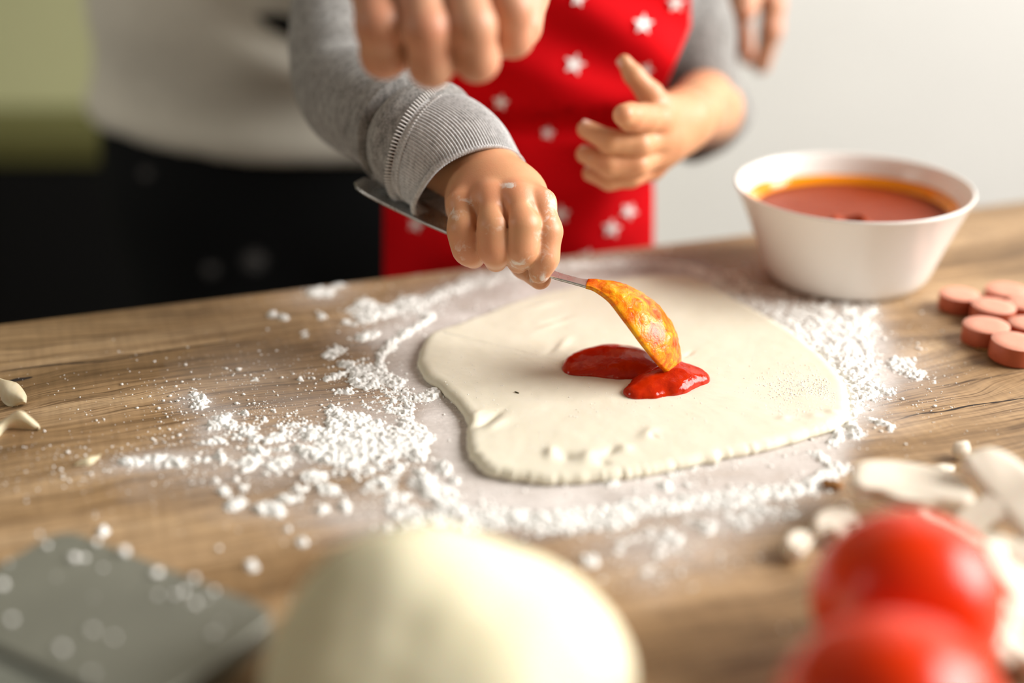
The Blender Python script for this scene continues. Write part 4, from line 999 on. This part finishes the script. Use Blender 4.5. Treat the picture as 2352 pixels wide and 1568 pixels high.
# ------------------------------------------------------------ bench scraper at the lower left
m_grey = simple('brushed_grey_steel', (.24, .24, .20), .42, .12, 30, metal=.35)
m_hand = simple('grey_handle_plastic', (.17, .175, .145), .5, .1, 30); m_slot = simple('dark_groove', (.02, .016, .012), .8)
SZ = .912
pA = tab(150, 1192, SZ+.004); pB = tab(648, 1405, SZ); ax = (pB-pA)[:2]; ax = ax/np.linalg.norm(ax); ay = np.array([ax[1], -ax[0]])
if ay[1] > 0: ay = -ay
L = np.linalg.norm((pB-pA)[:2]); wdt = .062
q0 = pA[:2]
def scr(u, v): return q0+ax*u+ay*v
def rounded(u0, u1, v0, v1, r, n=8):
    o = []
    for cu, cv, a0 in ((u1-r, v0+r, -90), (u1-r, v1-r, 0), (u0+r, v1-r, 90), (u0+r, v0+r, 180)):
        for i in range(n+1): a = math.radians(a0+90*i/n); o.append((cu+r*math.cos(a), cv+r*math.sin(a)))
    return o
def plate(name, ol_, z0, z1, mat, parent, bev=.0008):
    n = len(ol_); cu = np.mean([o[0] for o in ol_]); cv = np.mean([o[1] for o in ol_]); V = []
    def inset(b): return [(u+(cu-u)/math.hypot(cu-u, cv-v)*b, v+(cv-v)/math.hypot(cu-u, cv-v)*b) for u, v in ol_]
    for oo, z in ((inset(bev), z0), (ol_, z0+bev), (ol_, z1-bev), (inset(bev), z1)):
        for u, v in oo: V.append((*scr(u, v), z))
    F_ = [tuple(int(i) for i in q) for q in gridfaces(n, 4, True)]+[tuple(range(n))[::-1], tuple(range(3*n, 4*n))]
    return mk(name, np.array(V), F_, mat, parent, False)
scraper = empty('dough_scraper', (*scr(L*.5, .04), .9)); tag(scraper, 'grey metal dough scraper sprinkled with flour at the lower left corner', 'scraper')
plate('blade', rounded(0-.002, L, 0, wdt, .009), SZ-.0095, SZ, m_grey, scraper)
plate('groove', rounded(-.004, L-.004, wdt, wdt+.0035, .0015), SZ-.0095, SZ-.003, m_slot, scraper, .0003)
plate('handle', rounded(-.002, L, wdt+.0035, wdt+.04, .008), SZ-.0115, SZ-.0005, m_hand, scraper)
K = 18; uu = RNG.uniform(.0, L, K); vv = np.abs(RNG.normal(0, .022, K)) % wdt; rad = RNG.uniform(.0004, .0016, K)
Pk = np.array([[*scr(u, v), SZ+r*.3] for u, v, r in zip(uu, vv, rad)])
ext = np.array([[*tab(x, y, SZ)[:2], SZ+.0006] for x, y in ((170,1282),(5,1345),(25,1425),(285,1270),(220,1248),(360,1318),(445,1330),(490,1360),(400,1368),(90,1230),(140,1492))]); Pk = np.vstack([Pk, ext]); rad = np.concatenate([rad, [.0021,.0019,.0016,.0022,.0016,.0018,.0016,.0012,.0012,.001,.0018]]); K = len(Pk)
Vg = ico[None]*rad[:,None,None]*(1+RNG.normal(0, .18, (K, 12, 1)))*np.array([1, 1, .6])+Pk[:,None,:]; Fg = icf[None]+(np.arange(K)*12)[:,None,None]
tag(mk('flour_speck', Vg.reshape(-1, 3), Fg.reshape(-1, 3), m_grain, scraper), 'white flour specks', kind='stuff')
# small dark herb flecks on the dough
for X, Y, r in ((1187,924,.0009),):
    lump('herb_fleck', X, Y, r, (1.6, .35, .3), m_herb, 'tiny dark herb fleck on the bare dough left of the sauce', 'herb', 4, -.7).location.z = .9050
